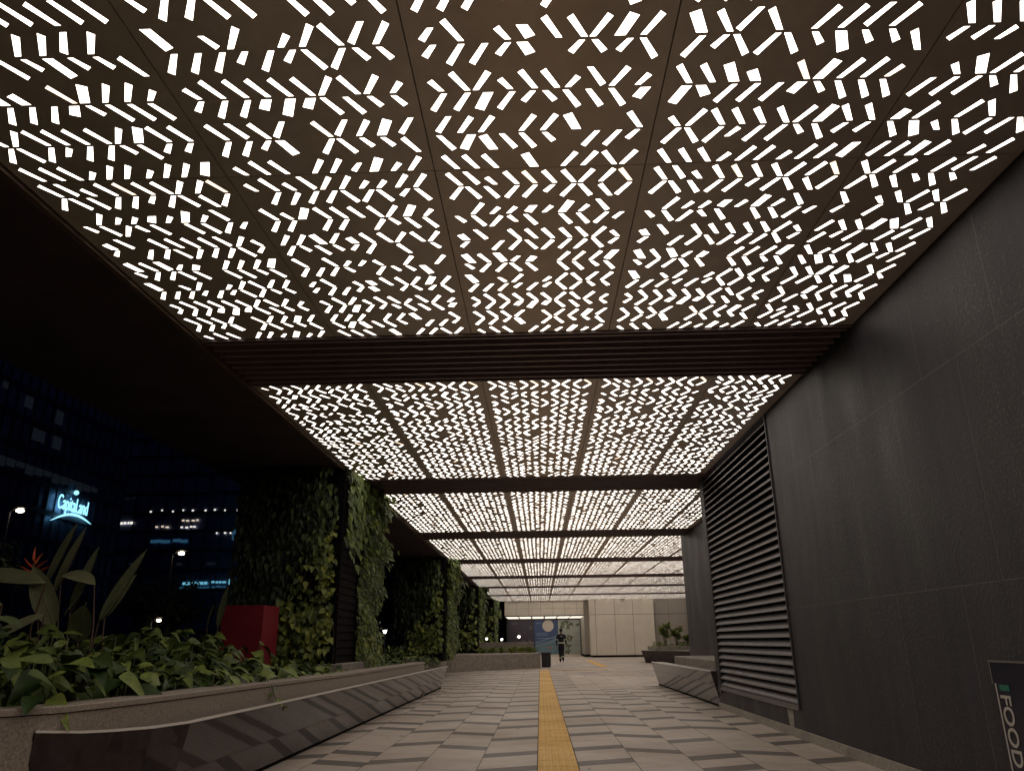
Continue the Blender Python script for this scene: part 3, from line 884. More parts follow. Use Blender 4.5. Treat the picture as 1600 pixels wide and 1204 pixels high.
def sprig(name, label, base, pts, nl, L, group=None, matn='leaf'):
    t_ = thing(name, label, 'plant', base, group)
    s = MB(); s.tube(pts, .006, 5); s.build('stem', M['stem'], t_)
    f = MB()
    for i in range(nl):
        u = (i + .5) / nl * (len(pts) - 1); k = int(u); q = Vector(pts[k]).lerp(Vector(pts[min(k + 1, len(pts) - 1)]), u - k)
        a = i * 2.4; f.leaf(q, Vector((math.cos(a), math.sin(a), -.25)), Vector((.4, -.4, 1)), L * random.uniform(.7, 1.1), L * .6, random.random(), .4, .25)
    f.build('leaves', M[matn], t_)
sprig('trailing_plant', 'trailing sprig hanging over the granite coping of the left planter', (-2.985, 8.9, .88),
      [(-.25, .1, .10), (-.08, .05, .07), (.02, 0, -.02), (.05, 0, -.12), (.09, .1, -.20), (.14, .25, -.25)], 8, .12)
# broad pale leaves standing over the ground cover
for i, (x, y, z, a, L, lb) in enumerate([(-4.35, 6.9, 1.25, 2.6, .30, 'large pale green leaf plant at the left, below the heliconia'),
                                         (-4.9, 10.5, 1.35, .8, .30, 'pale green broad leaf plant left of the red cabinet'),
                                         (-4.35, 11.9, 1.30, 1.2, .32, 'broad leaf plant with light green leaves in front of the red cabinet'),
                                         (-4.0, 9.6, 1.10, -.6, .26, 'broad leaf plant at the planter edge in front of the dense ground cover')]):
    t_ = thing('broadleaf_plant', lb, 'plant', (x, y, .7), 'broad leaf plants in the left planter')
    f = MB(); s = MB()
    for k in range(9):
        b_ = a + k * 2.1; tip = Vector((.22 * math.cos(b_), .22 * math.sin(b_), z - .7 - .05 * (k % 3)))
        s.tube([(0, 0, -.05), tip * .5 + Vector((0, 0, .06)), tip], .006, 5)
        f.leaf(tip, Vector((math.cos(b_), math.sin(b_), -.1 - .2 * (k % 2))), Vector((.3, -.7, 1)), L * random.uniform(.7, 1.1), L * .55, .3 + .5 * random.random(), .45, .3, 'mid')
    f.build('leaves', M['leaf'], t_, True); s.build('stems', M['stem'], t_)

# heliconias
def heliconia(label, base, leaves, stems):
    t_ = thing('heliconia_plant', label, 'plant', base, 'heliconias in the left planter')
    B = Vector(base)
    s = MB()
    for q in stems: s.tube([Vector(p) - B for p in q], .011, 6, 0, 0, .007)
    s.build('stems', M['brown_stem'], t_)
    for (a_, b_, wd, nrm, dr) in leaves:
        a_, b_ = Vector(a_), Vector(b_); f = MB()
        L = (b_ - a_).length
        f.leaf(a_ - B, b_ - a_ + Vector((0, 0, dr * L)), Vector(nrm), L, wd, random.uniform(.2, .9), dr, .3, True)
        f.tube([a_ - B, (a_ - B).lerp(b_ - B, .5) + Vector((0, -.004, dr * L * .25)), b_ - B], .006, 5, 0, 1.0, .002)
        f.build('leaf', M['heliconia'], t_, True)
heliconia('tall heliconia with upright narrow leaves against the night sky, at the left', (-5.15, 8.5, .7),
          [((-5.47, 8.5, 1.95), (-5.19, 8.45, 2.63), .115, (-.25, -1, .1), .0),
           ((-5.36, 8.5, 1.85), (-5.05, 8.4, 2.57), .13, (-.3, -1, .1), .0),
           ((-5.20, 8.6, 1.65), (-4.93, 8.5, 2.36), .14, (-.25, -1, .1), .0),
           ((-5.20, 8.35, 1.50), (-5.46, 8.2, 2.16), .255, (.1, -1, .2), .05),
           ((-5.22, 8.4, 2.05), (-4.80, 8.3, 1.93), .22, (.2, -.6, 1), .15),
           ((-5.20, 8.5, 1.62), (-5.05, 8.5, 1.87), .08, (-.8, -.6, .1), .0)],
          [[(-5.2, 8.5, .65), (-5.4, 8.5, 1.4), (-5.45, 8.5, 2.0)], [(-5.15, 8.5, .65), (-5.3, 8.5, 1.95)], [(-5.1, 8.5, .65), (-5.2, 8.6, 1.7)],
           [(-5.1, 8.4, .65), (-5.18, 8.4, 1.1), (-5.20, 8.35, 1.5)], [(-4.72, 8.3, .65), (-4.74, 8.3, 1.5), (-4.80, 8.3, 1.93)]])
heliconia('heliconia with two long leaves leaning right toward the street lamps', (-4.75, 8.6, .7),
          [((-4.86, 8.6, 1.55), (-4.38, 8.5, 2.32), .145, (-.2, -1, .2), .0),
           ((-4.80, 8.6, 1.60), (-4.46, 8.5, 2.05), .115, (-.2, -1, .2), .0),
           ((-5.0, 8.5, 1.35), (-4.80, 8.2, 1.75), .25, (.3, -.9, .3), .1)],
          [[(-4.8, 8.6, .65), (-4.9, 8.6, 1.2), (-4.86, 8.6, 1.55)], [(-4.75, 8.6, .65), (-4.80, 8.6, 1.6)], [(-4.9, 8.5, .65), (-5.0, 8.5, 1.35)]])
heliconia('heliconia with wide arching leaves cut by the left edge of the view', (-5.6, 7.9, .7),
          [((-5.28, 8.2, 1.95), (-6.35, 8.0, 2.0), .25, (.1, -.7, .8), .12),
           ((-5.50, 7.9, 1.72), (-6.05, 7.6, 1.45), .30, (.2, -.9, .6), .1),
           ((-5.1, 8.0, 1.62), (-5.6, 7.8, 1.3), .12, (.2, -.9, .6), .1)],
          [[(-5.3, 8.2, .65), (-5.35, 8.2, 1.5), (-5.28, 8.2, 1.95)], [(-5.5, 7.9, .65), (-5.5, 7.9, 1.72)], [(-5.2, 8.0, .65), (-5.1, 8.0, 1.62)]])
heliconia('single upright heliconia leaf standing just left of the red cabinet', (-5.08, 12.4, .7),
          [((-5.08, 12.4, 1.55), (-4.93, 12.3, 2.20), .12, (-.2, -1, .1), .0), ((-5.25, 12.4, 1.55), (-5.15, 12.3, 1.90), .06, (-.6, -.8, .1), .0)],
          [[(-5.08, 12.4, .65), (-5.08, 12.4, 1.55)], [(-5.2, 12.4, .65), (-5.25, 12.4, 1.55)]])
fl = thing('heliconia_flower', 'orange red heliconia flower on a thin stalk at the far left', 'flower', (-5.3, 8.3, .7))
o = MB(); o.tube([(0, 0, 0), (-.02, 0, .7), (-.12, 0, 1.27), (-.18, 0, 1.36)], .008, 5, 0, 0, .004); o.build('stem', M['brown_stem'], fl)
o = MB()
for k, (dx, dz, L) in enumerate([(.85, .45, .20), (-.9, .42, .19), (.8, .62, .19), (-.75, .62, .17), (.5, .85, .16), (-.1, 1, .18)]):
    o.leaf(Vector((-.18 - .004 * k, 0, 1.34 + .026 * k)), Vector((dx, -.1, dz)), Vector((-dz, -.5, dx)), L, .055, random.random(), 0, .8)
o.build('bracts', M['bract'], fl)

# ------------------------------------------------------------------ garden lamps (lit) and street lamps
def garden_lamp(label, loc, h, r, group='lit garden lamps'):
    t_ = thing('garden_lamp', label, 'lamp', loc, group)
    o = MB(); o.tube([(0, 0, 0), (0, 0, h - r * .6)], .02, 8); o.tube([(0, 0, 0), (0, 0, .03)], .06, 10); o.build('post', M['black'], t_)
    o = MB(); o.tube([(0, 0, h - r * .75), (0, 0, h + r * .6)], r * .45, 10, 0, 0, r * .85); o.build('lamp_head', M['white_lamp'], t_, True)
    o = MB(); o.tube([(0, 0, h + r * .62), (0, 0, h + r * .72)], r * .9, 12); o.build('cap', M['black'], t_)
garden_lamp('small lit garden lamp among the plants right of the nearest vine column', (-4.30, 22, .6), 1.0, .06)
garden_lamp('leftmost of three tiny lit lamps behind the far left planter', (-3.21, 48, .0), 1.47, .075)
garden_lamp('middle one of three tiny lit lamps behind the far left planter', (-2.30, 48, .0), 1.42, .075)
garden_lamp('rightmost of three tiny lit lamps behind the far left planter', (-1.27, 48, .0), 1.56, .09)
def street_lamp(label, loc, h, r=.32, arm=.9):
    t_ = thing('street_lamp', label, 'street lamp', loc, 'street lamps in the night background')
    o = MB(); o.tube([(0, 0, 0), (0, 0, h * .5), (0, 0, h)], .11, 8, 0, 0, .06); o.build('pole', M['frame'], t_)
    o = MB(); o.tube([(0, 0, h - .1), (arm * .5, 0, h + .18), (arm, 0, h + .15)], .05, 6); o.build('arm', M['frame'], t_)
    o = MB(); o.ball((arm, 0, h + .02), r, sz=.55, n=12); o.build('lamp_head', M['warm_lamp'], t_, True)
    o = MB(); o.bbox((arm - .45, -.2, h + .20), (arm + .45, .2, h + .32), .03); o.build('hood', M['black'], t_)
street_lamp('street lamp with warm light at the far left below the tower', (-42.6, 60, -.06), 11.8, .30, .8)
street_lamp('street lamp with warm light between the heliconia and the nearest vine column', (-28.8, 60, -.06), 8.2, .24, .7)
street_lamp('low bright street lamp just above the plants, left of the red cabinet', (-30.3, 61, -.06), 3.2, .18, .6)

# ------------------------------------------------------------------ night city: tower with rooftop style sign, office block, trees
ta = thing('office_tower', 'dark glass office tower with faint windows receding at the far left', 'building', (-70, 60, 0))
o = MB(); o.box((-30, 0, 0), (-.3, 66, 62)); o.build('tower_wall', M['glass'], ta)
o = MB()
for k in range(34): o.box((-.298, k * 2.0 - .06, 0), (-.12, k * 2.0 + .06, 62))
for k in range(16): o.box((-.119, 0, 3.9 * k - .35), (-.05, 66, 3.9 * k + .35))
o.build('facade_grid', M['mullion'], ta)
def wpart(name, m_, parent, a, c):
    q = MB(); q.box(a, c); q.build(name, m_, parent)
for (y, z, wy, hz, mm_) in [(93.2, 34.4, .8, 1.0, 'win_dim'), (98.3, 33.5, 1.5, 1.6, 'win_dim'), (105.4, 33.3, 1.5, 2.0, 'win_dim'), (101.6, 29.6, 2.6, 1.6, 'win_dim'), (105.9, 29.6, 1.8, 1.8, 'win_dim')]:
    wpart('lit_window', M[mm_], ta, (-.29, y - 60 - wy / 2, z - hz / 2), (-.115, y - 60 + wy / 2, z + hz / 2))
for k in range(12):
    wpart('lit_window', M['win_dim'], ta, (-.29, 34 + k * 2.0 + .1, 23.9 + (k % 3) * .3), (-.115, 34 + k * 2.0 + 1.9, 25.2))
sgn = thing('illuminated_sign', 'glowing pale blue company sign with an arc beneath, on the dark tower at the left', 'sign', (-69.9, 107.4, 19.4))
S = Matrix(((0, 0, 1, .25), (1, 0, 0, .3), (0, 1, 0, 1.05), (0, 0, 0, 1)))
text_mesh('sign_letters', 'CapitaLand', 3.0, .05, M['sign_glow'], sgn, S, .57, .0)
o = MB()
n = 20
for i in range(n):
    u0, u1 = i / n, (i + 1) / n
    def arc(u, e):
        th = .34 * math.sin(PI * u) + .03
        return (.2, -.7 + 10.1 * u, -.95 + 1.35 * math.sin(PI * u) + .9 * u - th * e)
    o.poly([arc(u0, 1), arc(u1, 1), arc(u1, 0), arc(u0, 0)])
    q = [tuple(Vector(p) + Vector((.12, 0, 0))) for p in (arc(u0, 1), arc(u1, 1), arc(u1, 0), arc(u0, 0))]; o.poly(q[::-1])
o.build('sign_arc', M['sign_glow'], sgn)
o = MB(); o.ball((.25, 4.35, 3.95), .36); o.build('sign_dot', M['sign_glow'], sgn)

tb_ = thing('office_block', 'wide dark office block with scattered cyan and white lit windows behind the street lamps', 'building', (-120, 150, 0))
o = MB(); o.box((0, .3, 0), (75, 20, 48)); o.build('block_wall', M['glass'], tb_)
o = MB()
for k in range(13): o.box((0, .05, 3.8 * k - .3), (75, .12, 3.8 * k + .3))
for k in range(26): o.box((k * 3.0 - .08, .121, 0), (k * 3.0 + .08, .299, 48))
o.build('facade_grid', M['mullion'], tb_)
WIN = []
r = random.Random(9)
def wrow(x0, x1, z, n, sx, sz, kind, jit=.2, prob=1.0):
    for i in range(n):
        if r.random() > prob: continue
        x = x0 + (x1 - x0) * (i + .5) / n + r.uniform(-jit, jit)
        WIN.append((x, z + r.uniform(-jit, jit) * .5, sx * r.uniform(.7, 1.2), sz, kind))
wrow(-78.6, -59, 26.9, 9, .35, .3, 'win_white', .3, .85)
wrow(-85.4, -80.8, 24.6, 7, .45, .45, 'win_white', .1)
wrow(-76.5, -73.5, 23.7, 3, .6, .3, 'win_warm')
wrow(-71.2, -67.2, 24.9, 4, .5, .3, 'win_warm'); wrow(-71.2, -67.8, 23.6, 4, .5, .3, 'win_white')
wrow(-77, -73, 20.9, 3, 1.5, .6, 'win_cyan_dim'); wrow(-72.6, -69, 20.9, 2, 1.6, .6, 'win_cyan_dim')
wrow(-69.5, -64.3, 12.7, 7, .75, .5, 'win_cyan', .1); wrow(-69.8, -64.0, 11.9, 9, .5, .35, 'win_cyan_dim', .1)
wrow(-63.6, -60.8, 12.9, 4, .6, .35, 'win_cyan', .1, .9); wrow(-63.6, -59, 12.0, 6, .6, .35, 'win_cyan_dim', .1)
wrow(-60.4, -58.3, 12.9, 2, .8, 1.0, 'win_cyan', .1)
wrow(-60.4, -58.8, 22.0, 1, 1.6, 2.2, 'win_cyan_dim', 0); wrow(-59.9, -59.2, 22.4, 1, .5, .5, 'win_cyan', 0)
wrow(-59.4, -58, 17.8, 2, .5, .9, 'win_cyan', .1)
wrow(-64, -60, 22.4, 3, .35, .3, 'win_white', .4)
wrow(-84.5, -81, 29.6, 3, 1.0, .2, 'win_dim', .3)
wrow(-84, -60, 16.5, 8, 1.6, .5, 'win_dim', .5, .5)
wrow(-62, -57, 9.5, 3, .4, .3, 'win_dim', .4)
for (x, z, sx, sz, kd) in WIN:
    wpart('lit_window', M[kd], tb_, (x + 120 - sx / 2, -.01, z - sz / 2), (x + 120 + sx / 2, .045, z + sz / 2))

lb_ = thing('city_block', 'unlit dark city block far behind the vine columns', 'building', (-44, 128, 0))
o = MB(); o.box((0, 0, 0), (110, 15, 40)); o.build('block_wall', M['concrete_dark'], lb_)
o = MB()
for k in range(10): o.box((0, -.2, 3.9 * k - .3), (110, -.001, 3.9 * k + .3))
o.build('floor_bands', M['mullion'], lb_)
def tree(label, loc, h, cr, n, seed):
    r = random.Random(seed); t_ = thing('street_tree', label, 'tree', loc, 'dark trees in the night background')
    o = MB(); o.tube([(0, 0, 0), (.1, 0, h * .3), (0, .1, h * .6)], .22, 8, 0, 0, .1)
    for k in range(6):
        a = k * 1.05; o.tube([(0, 0, h * (.35 + .04 * k)), (cr * .5 * math.cos(a), cr * .5 * math.sin(a), h * (.6 + .04 * k))], .08, 5, 0, 0, .03)
    o.build('trunk', M['bark'], t_)
    f = MB()
    cl = [(Vector((r.gauss(0, cr * .45), r.gauss(0, cr * .45), h * r.uniform(.45, .95))), r.uniform(.25, .5) * cr) for _ in range(14)]
    for i in range(n):
        c_, rr = r.choice(cl); d = Vector((r.gauss(0, 1), r.gauss(0, 1), r.gauss(0, .8))).normalized() * rr * r.uniform(.5, 1.05)
        f.leaf(c_ + d, Vector((r.gauss(0, 1), r.gauss(0, 1), -.4)), Vector((r.gauss(0, .6), -.4, 1)), r.uniform(.3, .55), .22, r.random(), .2, .2)
    f.build('crown', M['tree_leaf'], t_)
tree('dark street tree by the lamp at the far left edge', (-44.5, 62, -.06), 9.5, 3.2, 1300, 3)
tree('dark street tree behind the heliconia leaves', (-36, 70, -.06), 7, 3.0, 1000, 4)
tree('dark street tree under the second street lamp', (-31, 66, -.06), 6.5, 2.6, 1000, 5)
tree('dark street tree behind the red cabinet', (-24, 64, -.06), 5.0, 2.4, 1000, 6)

# ------------------------------------------------------------------ far left planter, bin, end of the walkway
fpn = thing('stone_planter', 'angled grey granite planter across the far left end of the walkway, beside the bin', 'planter', (-4.4, 36.7, 0))
o = MB()
def Q(x, y, z): return (x + 4.4, y - 36.7, z)
fr = [(-4.4, 36.7), (0, 41.2)]; bk_ = [(-4.4, 43.4), (0, 43.4)]
vs = [Q(-4.4, 36.7, 0), Q(0, 41.2, 0), Q(0, 43.4, 0), Q(-4.4, 43.4, 0), Q(-4.4, 36.7, .72), Q(0, 41.2, .72), Q(0, 43.4, .72), Q(-4.4, 43.4, .72)]
o.add(vs, [(0, 1, 5, 4), (1, 2, 6, 5), (2, 3, 7, 6), (3, 0, 4, 7)]); o.build('planter_wall', M['concrete'], fpn)
o = MB(); o.poly([Q(-4.4, 36.7, .721), Q(0, 41.2, .721), Q(0, 43.4, .721), Q(-4.4, 43.4, .721)]); o.build('planter_top', M['granite'], fpn)
o = MB(); o.bbox((-3.3, 43.45, 0), (-.34, 43.75, 1.27), .01)
tag(o.build('upright_wall', M['concrete']), 'upright grey stone wall rising behind the far left planter', 'wall')
for i in range(6):
    x = -3.1 + i * .52; random.seed(200 + i)
    t_ = thing('spiky_shrub', ['leftmost', 'second', 'third', 'fourth', 'fifth', 'rightmost'][i] + ' of six small spiky shrubs on the far left planter', 'shrub', (x, 42.6, .72), 'spiky shrubs on the far left planter')
    f = MB()
    for k in range(46):
        a = random.uniform(0, 2 * PI); e = random.uniform(.2, 1.4)
        f.leaf(Vector((random.gauss(0, .07), random.gauss(0, .07), random.uniform(0, .18))), Vector((math.cos(a), math.sin(a), e)), Vector((.2, -1, .4)), random.uniform(.2, .42), .07, random.random(), .2, .2, mi=0)
    f.build('leaves', M['vine_yellow'], t_)
    s = MB(); s.tube([(0, 0, -.01), (0, 0, .16)], .02, 5); s.build('stem', M['bark'], t_)
bn = thing('litter_bin', 'dark rectangular litter bin at the right end of the far left planter', 'bin', (.30, 43.0, 0))
o = MB(); o.bbox((-.26, -.3, .04), (.24, .3, .66), .02); o.build('bin_body', M['black'], bn)
o = MB(); o.bbox((-.28, -.32, .665), (.26, .32, .75), .02); o.build('bin_lid', M['frame'], bn)
o = MB(); o.box((-.22, -.26, 0), (.20, .26, .038)); o.build('bin_base', M['void'], bn)

YW = 66.0
wc = thing('white_clad_room', 'projecting off white metal clad box at the far end of the walkway', 'building', (4.2, YW, 0))
o = MB()
o.box((.0, .02, .16), (5.25, 9, ZC + .2)); o.build('core', M['joint'], wc)
o = MB()
xs = [0, .42, 2.02, 3.52, 5.25]
for i in range(4):
    o.bbox((xs[i] + .012, 0, .16), (xs[i + 1] - .012, .018, 3.33), .004)
    o.bbox((xs[i] + .012, 0, 3.355), (xs[i + 1] - .012, .018, ZC + .2), .004)
o.box((-.02, .0, .16), (.01, 9, ZC + .2))
o.build('cladding_panels', M['white_panel'], wc)
o = MB(); o.box((.05, .06, 0), (5.2, 8.9, .158)); o.build('recessed_base', M['void'], wc)
sw = thing('ribbed_wall', 'grey ribbed wall in the recess between the posters and the white clad box', 'wall', (3.75, 67.9, 0))
o = MB(); o.box((0.02, 0, .2), (1.9, 6.2, 4.9))
k = 0
while k * .11 < 1.8:
    o.box((.03 + k * .11, -.02, .2), (.09 + k * .11, -.001, 4.9)); k += 1
o.build('ribbed_cladding', M['grey_panel'], sw)
o = MB(); o.box((.02, .0, 0), (1.9, 6.0, .198)); o.build('dark_base', M['void'], sw)
rw = thing('grey_clad_wall', 'dim grey panelled wall behind the far right planter shrubs', 'wall', (9.47, 66.6, 0))
o = MB(); xs = [0, 1.3, 2.7, 4.1, 5.5]
for i in range(4):
    o.bbox((xs[i] + .01, 0, 0), (xs[i + 1] - .01, .05, 3.33), .004); o.bbox((xs[i] + .01, 0, 3.36), (xs[i + 1] - .01, .05, 4.79), .004)
o.build('cladding_panels', M['grey_panel'], rw)
o = MB(); o.box((0, .051, 0), (5.5, .3, 4.79)); o.build('wall_core', M['joint'], rw)

fa = thing('beige_fascia', 'beige panelled fascia above the posters at the far end', 'fascia', (-3.0, 67.75, 0))
o = MB(); n = 6
for i in range(7):
    a_ = i * 1.03
    o.bbox((a_ + .008, 0, 3.38), (min(a_ + 1.022, 6.75), .05, 3.95), .004); o.bbox((a_ + .008, 0, 3.96), (min(a_ + 1.022, 6.75), .05, 4.9), .004)
o.build('fascia_panels', M['white_panel'], fa)
o = MB(); o.box((0, .055, 3.3), (6.74, .3, 4.9)); o.build('fascia_core', M['joint'], fa)
ls = thing('lit_soffit', 'row of six glowing soffit panels above the far posters', 'ceiling light', (-3.0, 68.1, 3.28))
o = MB(); o.box((0, 0, .05), (6.8, 6.0, .12)); o.build('soffit_tray', M['void'], ls)
for i in range(6):
    q = MB(); q.box((.08 + i * 1.13, .1, 0), (1.08 + i * 1.13, 2.6, .045)); q.box((.08 + i * 1.13, 2.9, 0), (1.08 + i * 1.13, 5.6, .045)); q.build('light_panel', M['soffit_light'], ls)

# posters
def poly_plane(mb, pts, y, mi=0): mb.poly([(x, y, z) for x, z in pts], mi)
def flat(name, c, rough=.5): M[name] = mat(name, c, rough)
for n_, c_ in dict(p_dark=(.035, .028, .045), p_dark2=(.09, .07, .085), p_blue=(.035, .06, .15), p_blue2=(.06, .11, .20), p_teal=(.09, .16, .20), p_moon=(.46, .40, .35),
                   p_pale=(.29, .31, .28), p_green=(.07, .085, .035), p_line=(.22, .30, .38), p_grey=(.14, .15, .14), p_red=(.28, .12, .10), p_navy=(.015, .02, .045)).items(): flat(n_, c_)
p1 = thing('poster', 'dark mural poster with faint pale shapes, left of the blue moon poster', 'poster', (-2.95, 74, .15), 'posters at the far end')
o = MB(); o.box((0, 0, 0), (2.38, .05, 3.0)); o.build('board', M['p_dark'], p1)
r = random.Random(3)
for (cx, cz, rr) in [(2.1, 2.35, .14), (.5, 2.7, .1), (.75, 2.72, .09), (1.05, 1.75, .17), (1.55, 1.95, .08), (.9, 1.5, .2), (2.0, 1.2, .15), (1.4, 1.1, .18)]:
    o = MB(); poly_plane(o, [(cx + rr * math.cos(a * .63) * r.uniform(.7, 1.2), cz + rr * math.sin(a * .63) * r.uniform(.7, 1.2)) for a in range(10)], -.004)
    o.build('printed_shape', M['p_dark2'], p1)
p2 = thing('poster', 'blue mural poster with a large pale moon over a railed bridge', 'poster', (-.52, 74, .15), 'posters at the far end')
o = MB(); o.box((0, 0, 0), (2.18, .05, 3.0)); o.build('board', M['p_blue'], p2)
o = MB(); poly_plane(o, [(1.27 + .52 * math.cos(a * PI / 14), min(2.99, 2.50 + .52 * math.sin(a * PI / 14))) for a in range(28)], -.004); o.build('moon', M['p_moon'], p2)
o = MB()
poly_plane(o, [(.05, .02), (2.15, .02), (2.15, 1.9), (1.75, 1.25), (1.2, 1.0), (.05, .75)], -.003); o.build('water', M['p_teal'], p2)
o = MB()
for z_, a_, b_ in ((1.82, .2, 1.2), (1.66, .15, 1.3), (1.38, .2, 1.7), (2.72, .2, .45), (2.74, .5, .68)):
    o.box((a_, -.006, z_), (b_, -.002, z_ + .035))
def railz(x): return 1.0 + .25 * (x / 1.6) + .35 * max(0, x - 1.5)
k = .1
while k < 2.0:
    o.add([(k, -.007, railz(k) - .38 + .1 * k), (k + .03, -.007, railz(k) - .38 + .1 * k), (k + .07, -.007, railz(k)), (k + .04, -.007, railz(k))], [(0, 1, 2, 3)]); k += .09
o.add([(.05, -.008, railz(.05)), (2.12, -.008, railz(2.12)), (2.12, -.008, railz(2.12) + .05), (.05, -.008, railz(.05) + .05)], [(0, 1, 2, 3)])
for q in range(5): o.add([(.1 + q * .35, -.0065, .1), (.16 + q * .35, -.0065, .1), (1.0 + q * .25, -.0065, .7), (.97 + q * .25, -.0065, .7)], [(0, 1, 2, 3)])
o.build('bridge_railing', M['p_line'], p2)
o = MB(); poly_plane(o, [(1.1, .55), (1.6, .5), (1.62, .62), (1.2, .68)], -.0075); o.build('pink_patch', M['p_red'], p2)
p3 = thing('poster', 'pale grey green mural poster with dark leaf silhouettes, right of the moon poster', 'poster', (1.68, 74, .15), 'posters at the far end')
o = MB(); o.box((0, 0, 0), (2.02, .05, 3.0)); o.build('board', M['p_pale'], p3)
o = MB(); r = random.Random(8)
for i in range(46):
    cx, cz = (r.uniform(.25, 1.95), r.uniform(2.25, 2.9)) if i < 26 else (r.uniform(.65, 1.05), r.uniform(.05, 1.0)) if i < 40 else (r.uniform(.8, 1.2), r.uniform(1.2, 1.6))
    if i < 26 and cz < 2.5 and cx > 1.4: continue
    a = r.uniform(0, PI); L = r.uniform(.25, .6); dx, dz = math.cos(a) * L, math.sin(a) * L
    poly_plane(o, [(cx - dx * .5, cz - dz * .5), (cx + dz * .16, cz - dx * .16), (cx + dx * .5, cz + dz * .5), (cx - dz * .16, cz + dx * .16)], -.003 - .0002 * i)
o.build('leaf_silhouettes', M['p_green'], p3)
o = MB()
for z_, a_, b_ in ((1.85, 1.45, 1.9), (1.55, 1.45, 1.85), (1.15, 1.5, 1.9), (.9, 1.5, 1.9), (.74, 1.3, 1.9), (2.78, .1, .45)): o.box((a_, -.006, z_), (b_, -.002, z_ + .03))
o.build('text_lines', M['p_grey'], p3)
o = MB(); o.box((-3.0, 73.98, 0), (3.74, 74.2, .14)); tag(o.build('poster_plinth', M['white_panel']), 'pale low plinth running under the far posters', 'plinth')
o = MB(); o.box((-3.1, 74.06, .15), (3.74, 74.3, 3.3)); tag(o.build('poster_wall', M['frame']), 'dark wall carrying the far posters', 'wall')
o = MB(); o.box((3.702, 73.9, .1), (3.745, 74.05, 3.24)); tag(o.build('frame_post', M['black']), 'thin black upright at the right edge of the pale poster', 'post')

# shrubs on the far right planter
for i, (x, y, h) in enumerate([(7.6, 49.0, 1.5), (8.35, 49.3, 1.3), (9.6, 49.2, 1.45), (9.15, 49.6, .9)]):
    random.seed(300 + i)
    t_ = thing('small_shrub', ['left and tallest', 'second', 'rightmost tall', 'lowest'][i] + ' thin stemmed leafy shrub on the far right planter', 'shrub', (x, y, .72), 'thin shrubs on the far right planter')
    s = MB(); f = MB()
    for k in range(7):
        a = k * .9; tip = Vector((.32 * math.cos(a) * (.4 + .1 * k), .25 * math.sin(a), h * (.6 + .07 * k)))
        s.tube([(0, 0, -.02), tip * .6 + Vector((0, 0, .03)), tip], .018, 5, 0, 0, .008)
        for q in range(34):
            b_ = random.uniform(0, 2 * PI)
            f.leaf(tip * random.uniform(.75, 1.0), Vector((math.cos(b_), math.sin(b_), random.uniform(-.2, .9))), Vector((.2, -1, .4)), random.uniform(.16, .32), .085, random.random() * .9, .2, .2)
    s.build('stems', M['bark'], t_); f.build('leaves', M['vine_yellow'], t_)
gc = MB(); random.seed(400)
ground_patch(600, 6.95, 11.0, 48.65, 50, .80, .42, .14, .28, 1)
tag(gc.build('ground_cover', [M['vine_yellow'], M['stem']]), 'low yellow green leaves along the rim of the far right planter', 'ground cover', kind='stuff')

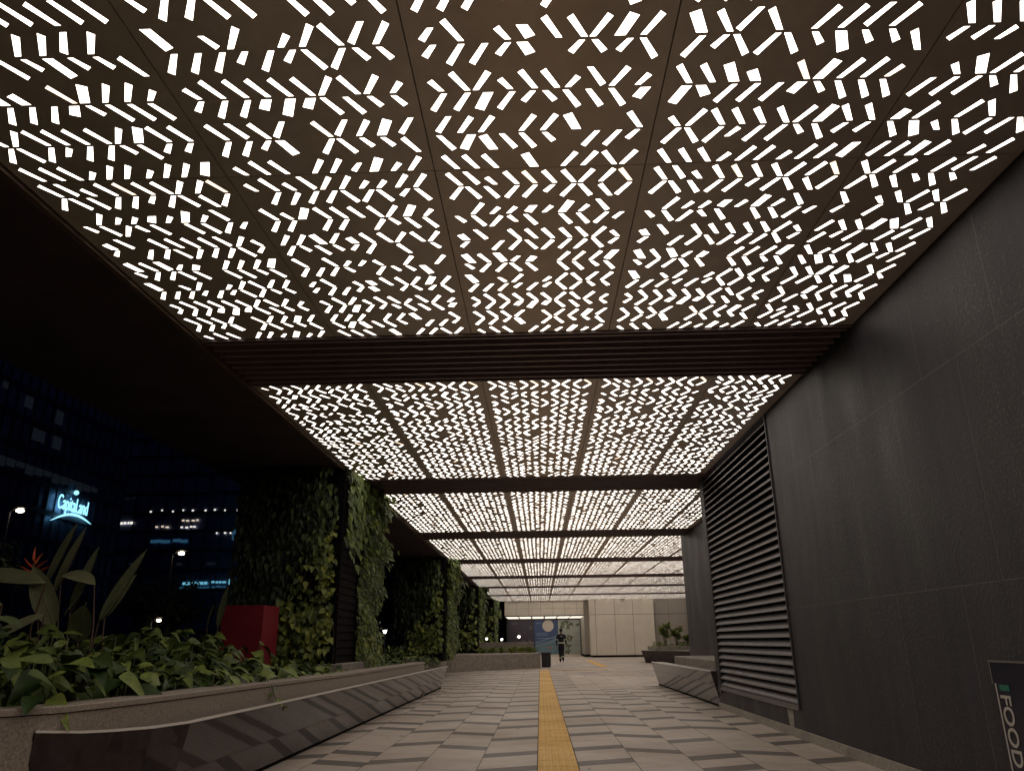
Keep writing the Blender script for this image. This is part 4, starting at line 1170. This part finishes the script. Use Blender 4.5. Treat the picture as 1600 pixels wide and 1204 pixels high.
# ------------------------------------------------------------------ the person walking away
def person(label, loc, scale):
    V = []; E = []; Rr = []
    def add(p, r, par=None):
        V.append(p); Rr.append(r)
        if par is not None: E.append((par, len(V) - 1))
        return len(V) - 1
    pel = add((0, 0, .98), (.155, .115)); ab = add((0, 0, 1.10), (.145, .105), pel); ch = add((0, .0, 1.27), (.18, .13), ab)
    ush = add((0, .0, 1.40), (.15, .10), ch); nk = add((0, .01, 1.49), (.055, .055), ush); hb = add((0, .02, 1.56), (.07, .08), nk)
    hm = add((0, .02, 1.65), (.078, .095), hb); ht = add((0, .01, 1.73), (.055, .065), hm)
    for s in (-1, 1):
        sh_ = add((s * .19, 0, 1.40), (.07, .07), ush); ub = add((s * .235, -.01, 1.26), (.064, .064), sh_)
        el = add((s * .25, -.02, 1.11), (.052, .052), ub); wr_y = .10 * s
        fa_ = add((s * .255, .03 + wr_y * .5, .98), (.036, .036), el); wr = add((s * .27, .06 + wr_y, .88), (.026, .024), fa_)
        pm = add((s * .268, .07 + wr_y, .81), (.03, .022), wr)
        for k in range(4):
            fy = (k - 1.5) * .019; ln = (.055, .066, .06, .045)[k]
            f1 = add((s * .268, .075 + wr_y + fy, .775), (.0095, .0095), pm)
            f2 = add((s * .262, .077 + wr_y + fy, .775 - ln * .6), (.0088, .0088), f1)
            add((s * .25, .08 + wr_y + fy, .775 - ln), (.0078, .0078), f2)
        t1 = add((s * .258, .11 + wr_y, .825), (.011, .011), wr); add((s * .25, .125 + wr_y, .785), (.0095, .0095), t1)
        st = .13 * s   # left leg forward, right leg trailing
        hp = add((s * .07, 0, .90), (.115, .115), pel); kn_y = .05 + max(0, -s) * .12
        th = add((s * .078, kn_y * .5, .70), (.10, .10), hp); kn = add((s * .072, kn_y, .50), (.082, .082), th)
        cf = add((s * .07, kn_y - .03 - (.10 if s > 0 else 0), .32), (.078, .078), kn)
        an_y = kn_y - .06 - (.20 if s > 0 else -.02); an_z = .10 + (.05 if s > 0 else 0)
        an = add((s * .07, an_y, an_z), (.064, .064), cf)
        he = add((s * .07, an_y - .02, an_z - .055), (.042, .04), an); add((s * .085, an_y + .12, an_z - .07 - (.0 if s < 0 else .03)), (.042, .028), he)
        if s > 0: ankR = (s * .07, an_y, an_z)
        else: ankL = (s * .07, an_y, an_z)
    me = bpy.data.meshes.new('body'); me.from_pydata(V, E, [])
    ob = bpy.data.objects.new('body_tmp', me); COL.objects.link(ob)
    sk = ob.modifiers.new('skin', 'SKIN'); sk.use_smooth_shade = True
    for i, r_ in enumerate(Rr): me.skin_vertices[0].data[i].radius = r_
    me.skin_vertices[0].data[0].use_root = True
    ss = ob.modifiers.new('sub', 'SUBSURF'); ss.levels = 1; ss.render_levels = 1
    bpy.context.view_layer.update()
    me2 = bpy.data.meshes.new_from_object(ob.evaluated_get(bpy.context.evaluated_depsgraph_get()))
    bpy.data.objects.remove(ob)
    me2.materials.clear()
    for q in ('cloth', 'skin', 'boot'): me2.materials.append(M[q])
    for p in me2.polygons:
        c = p.center; mi = 0
        if c.z > 1.47 or (abs(c.x) > .22 and c.z < .90) or (abs(c.x) > .22 and 1.0 > c.z > .95 and False): mi = 1
        if c.z < .09: mi = 2
        p.material_index = mi; p.use_smooth = True
    T = thing('person', label, 'person', loc); T.scale = (scale,) * 3
    link('body', me2, T)
    h = MB(); h.ball((0, .0, 1.685), .098, n=14, sz=1.08); h.build('hair', M['hair'], T, True)
    bl = MB()
    n = 20
    ring = lambda z, a, b_: [(a * math.cos(2 * PI * i / n), b_ * math.sin(2 * PI * i / n), z) for i in range(n)]
    r1, r2 = ring(.985, .185, .15), ring(1.05, .178, .145)
    for i in range(n): bl.poly([r1[i], r1[(i + 1) % n], r2[(i + 1) % n], r2[i]])
    bl.build('reflective_belt', M['reflective'], T, True)
    bl = MB(); ax, ay, az = ankL
    for (cx, cy_, z0, rr) in ((ankL[0], ankL[1] + .01, .20, .084), (ankR[0], ankR[1] + .035, .26, .084)):
        bl.tube([(cx, cy_, z0), (cx, cy_, z0 + .06)], rr, 12)
    bl.build('reflective_ankle_bands', M['reflective'], T, True)
    bl = MB()
    for s in (-1, 1): bl.tube([(s * .24, -.01, 1.20), (s * .243, -.012, 1.16)], .07, 10)
    bl.build('sleeve_bands', M['reflective'], T, True)
    bl = MB(); bl.bbox((-.055, -.135, 1.335), (.055, -.118, 1.365), .004); bl.build('back_logo', M['sign_white'], T)
person('person in dark navy workwear with a pale reflective belt, walking away past the posters', (1.36, 52.0, 0), 1.17)
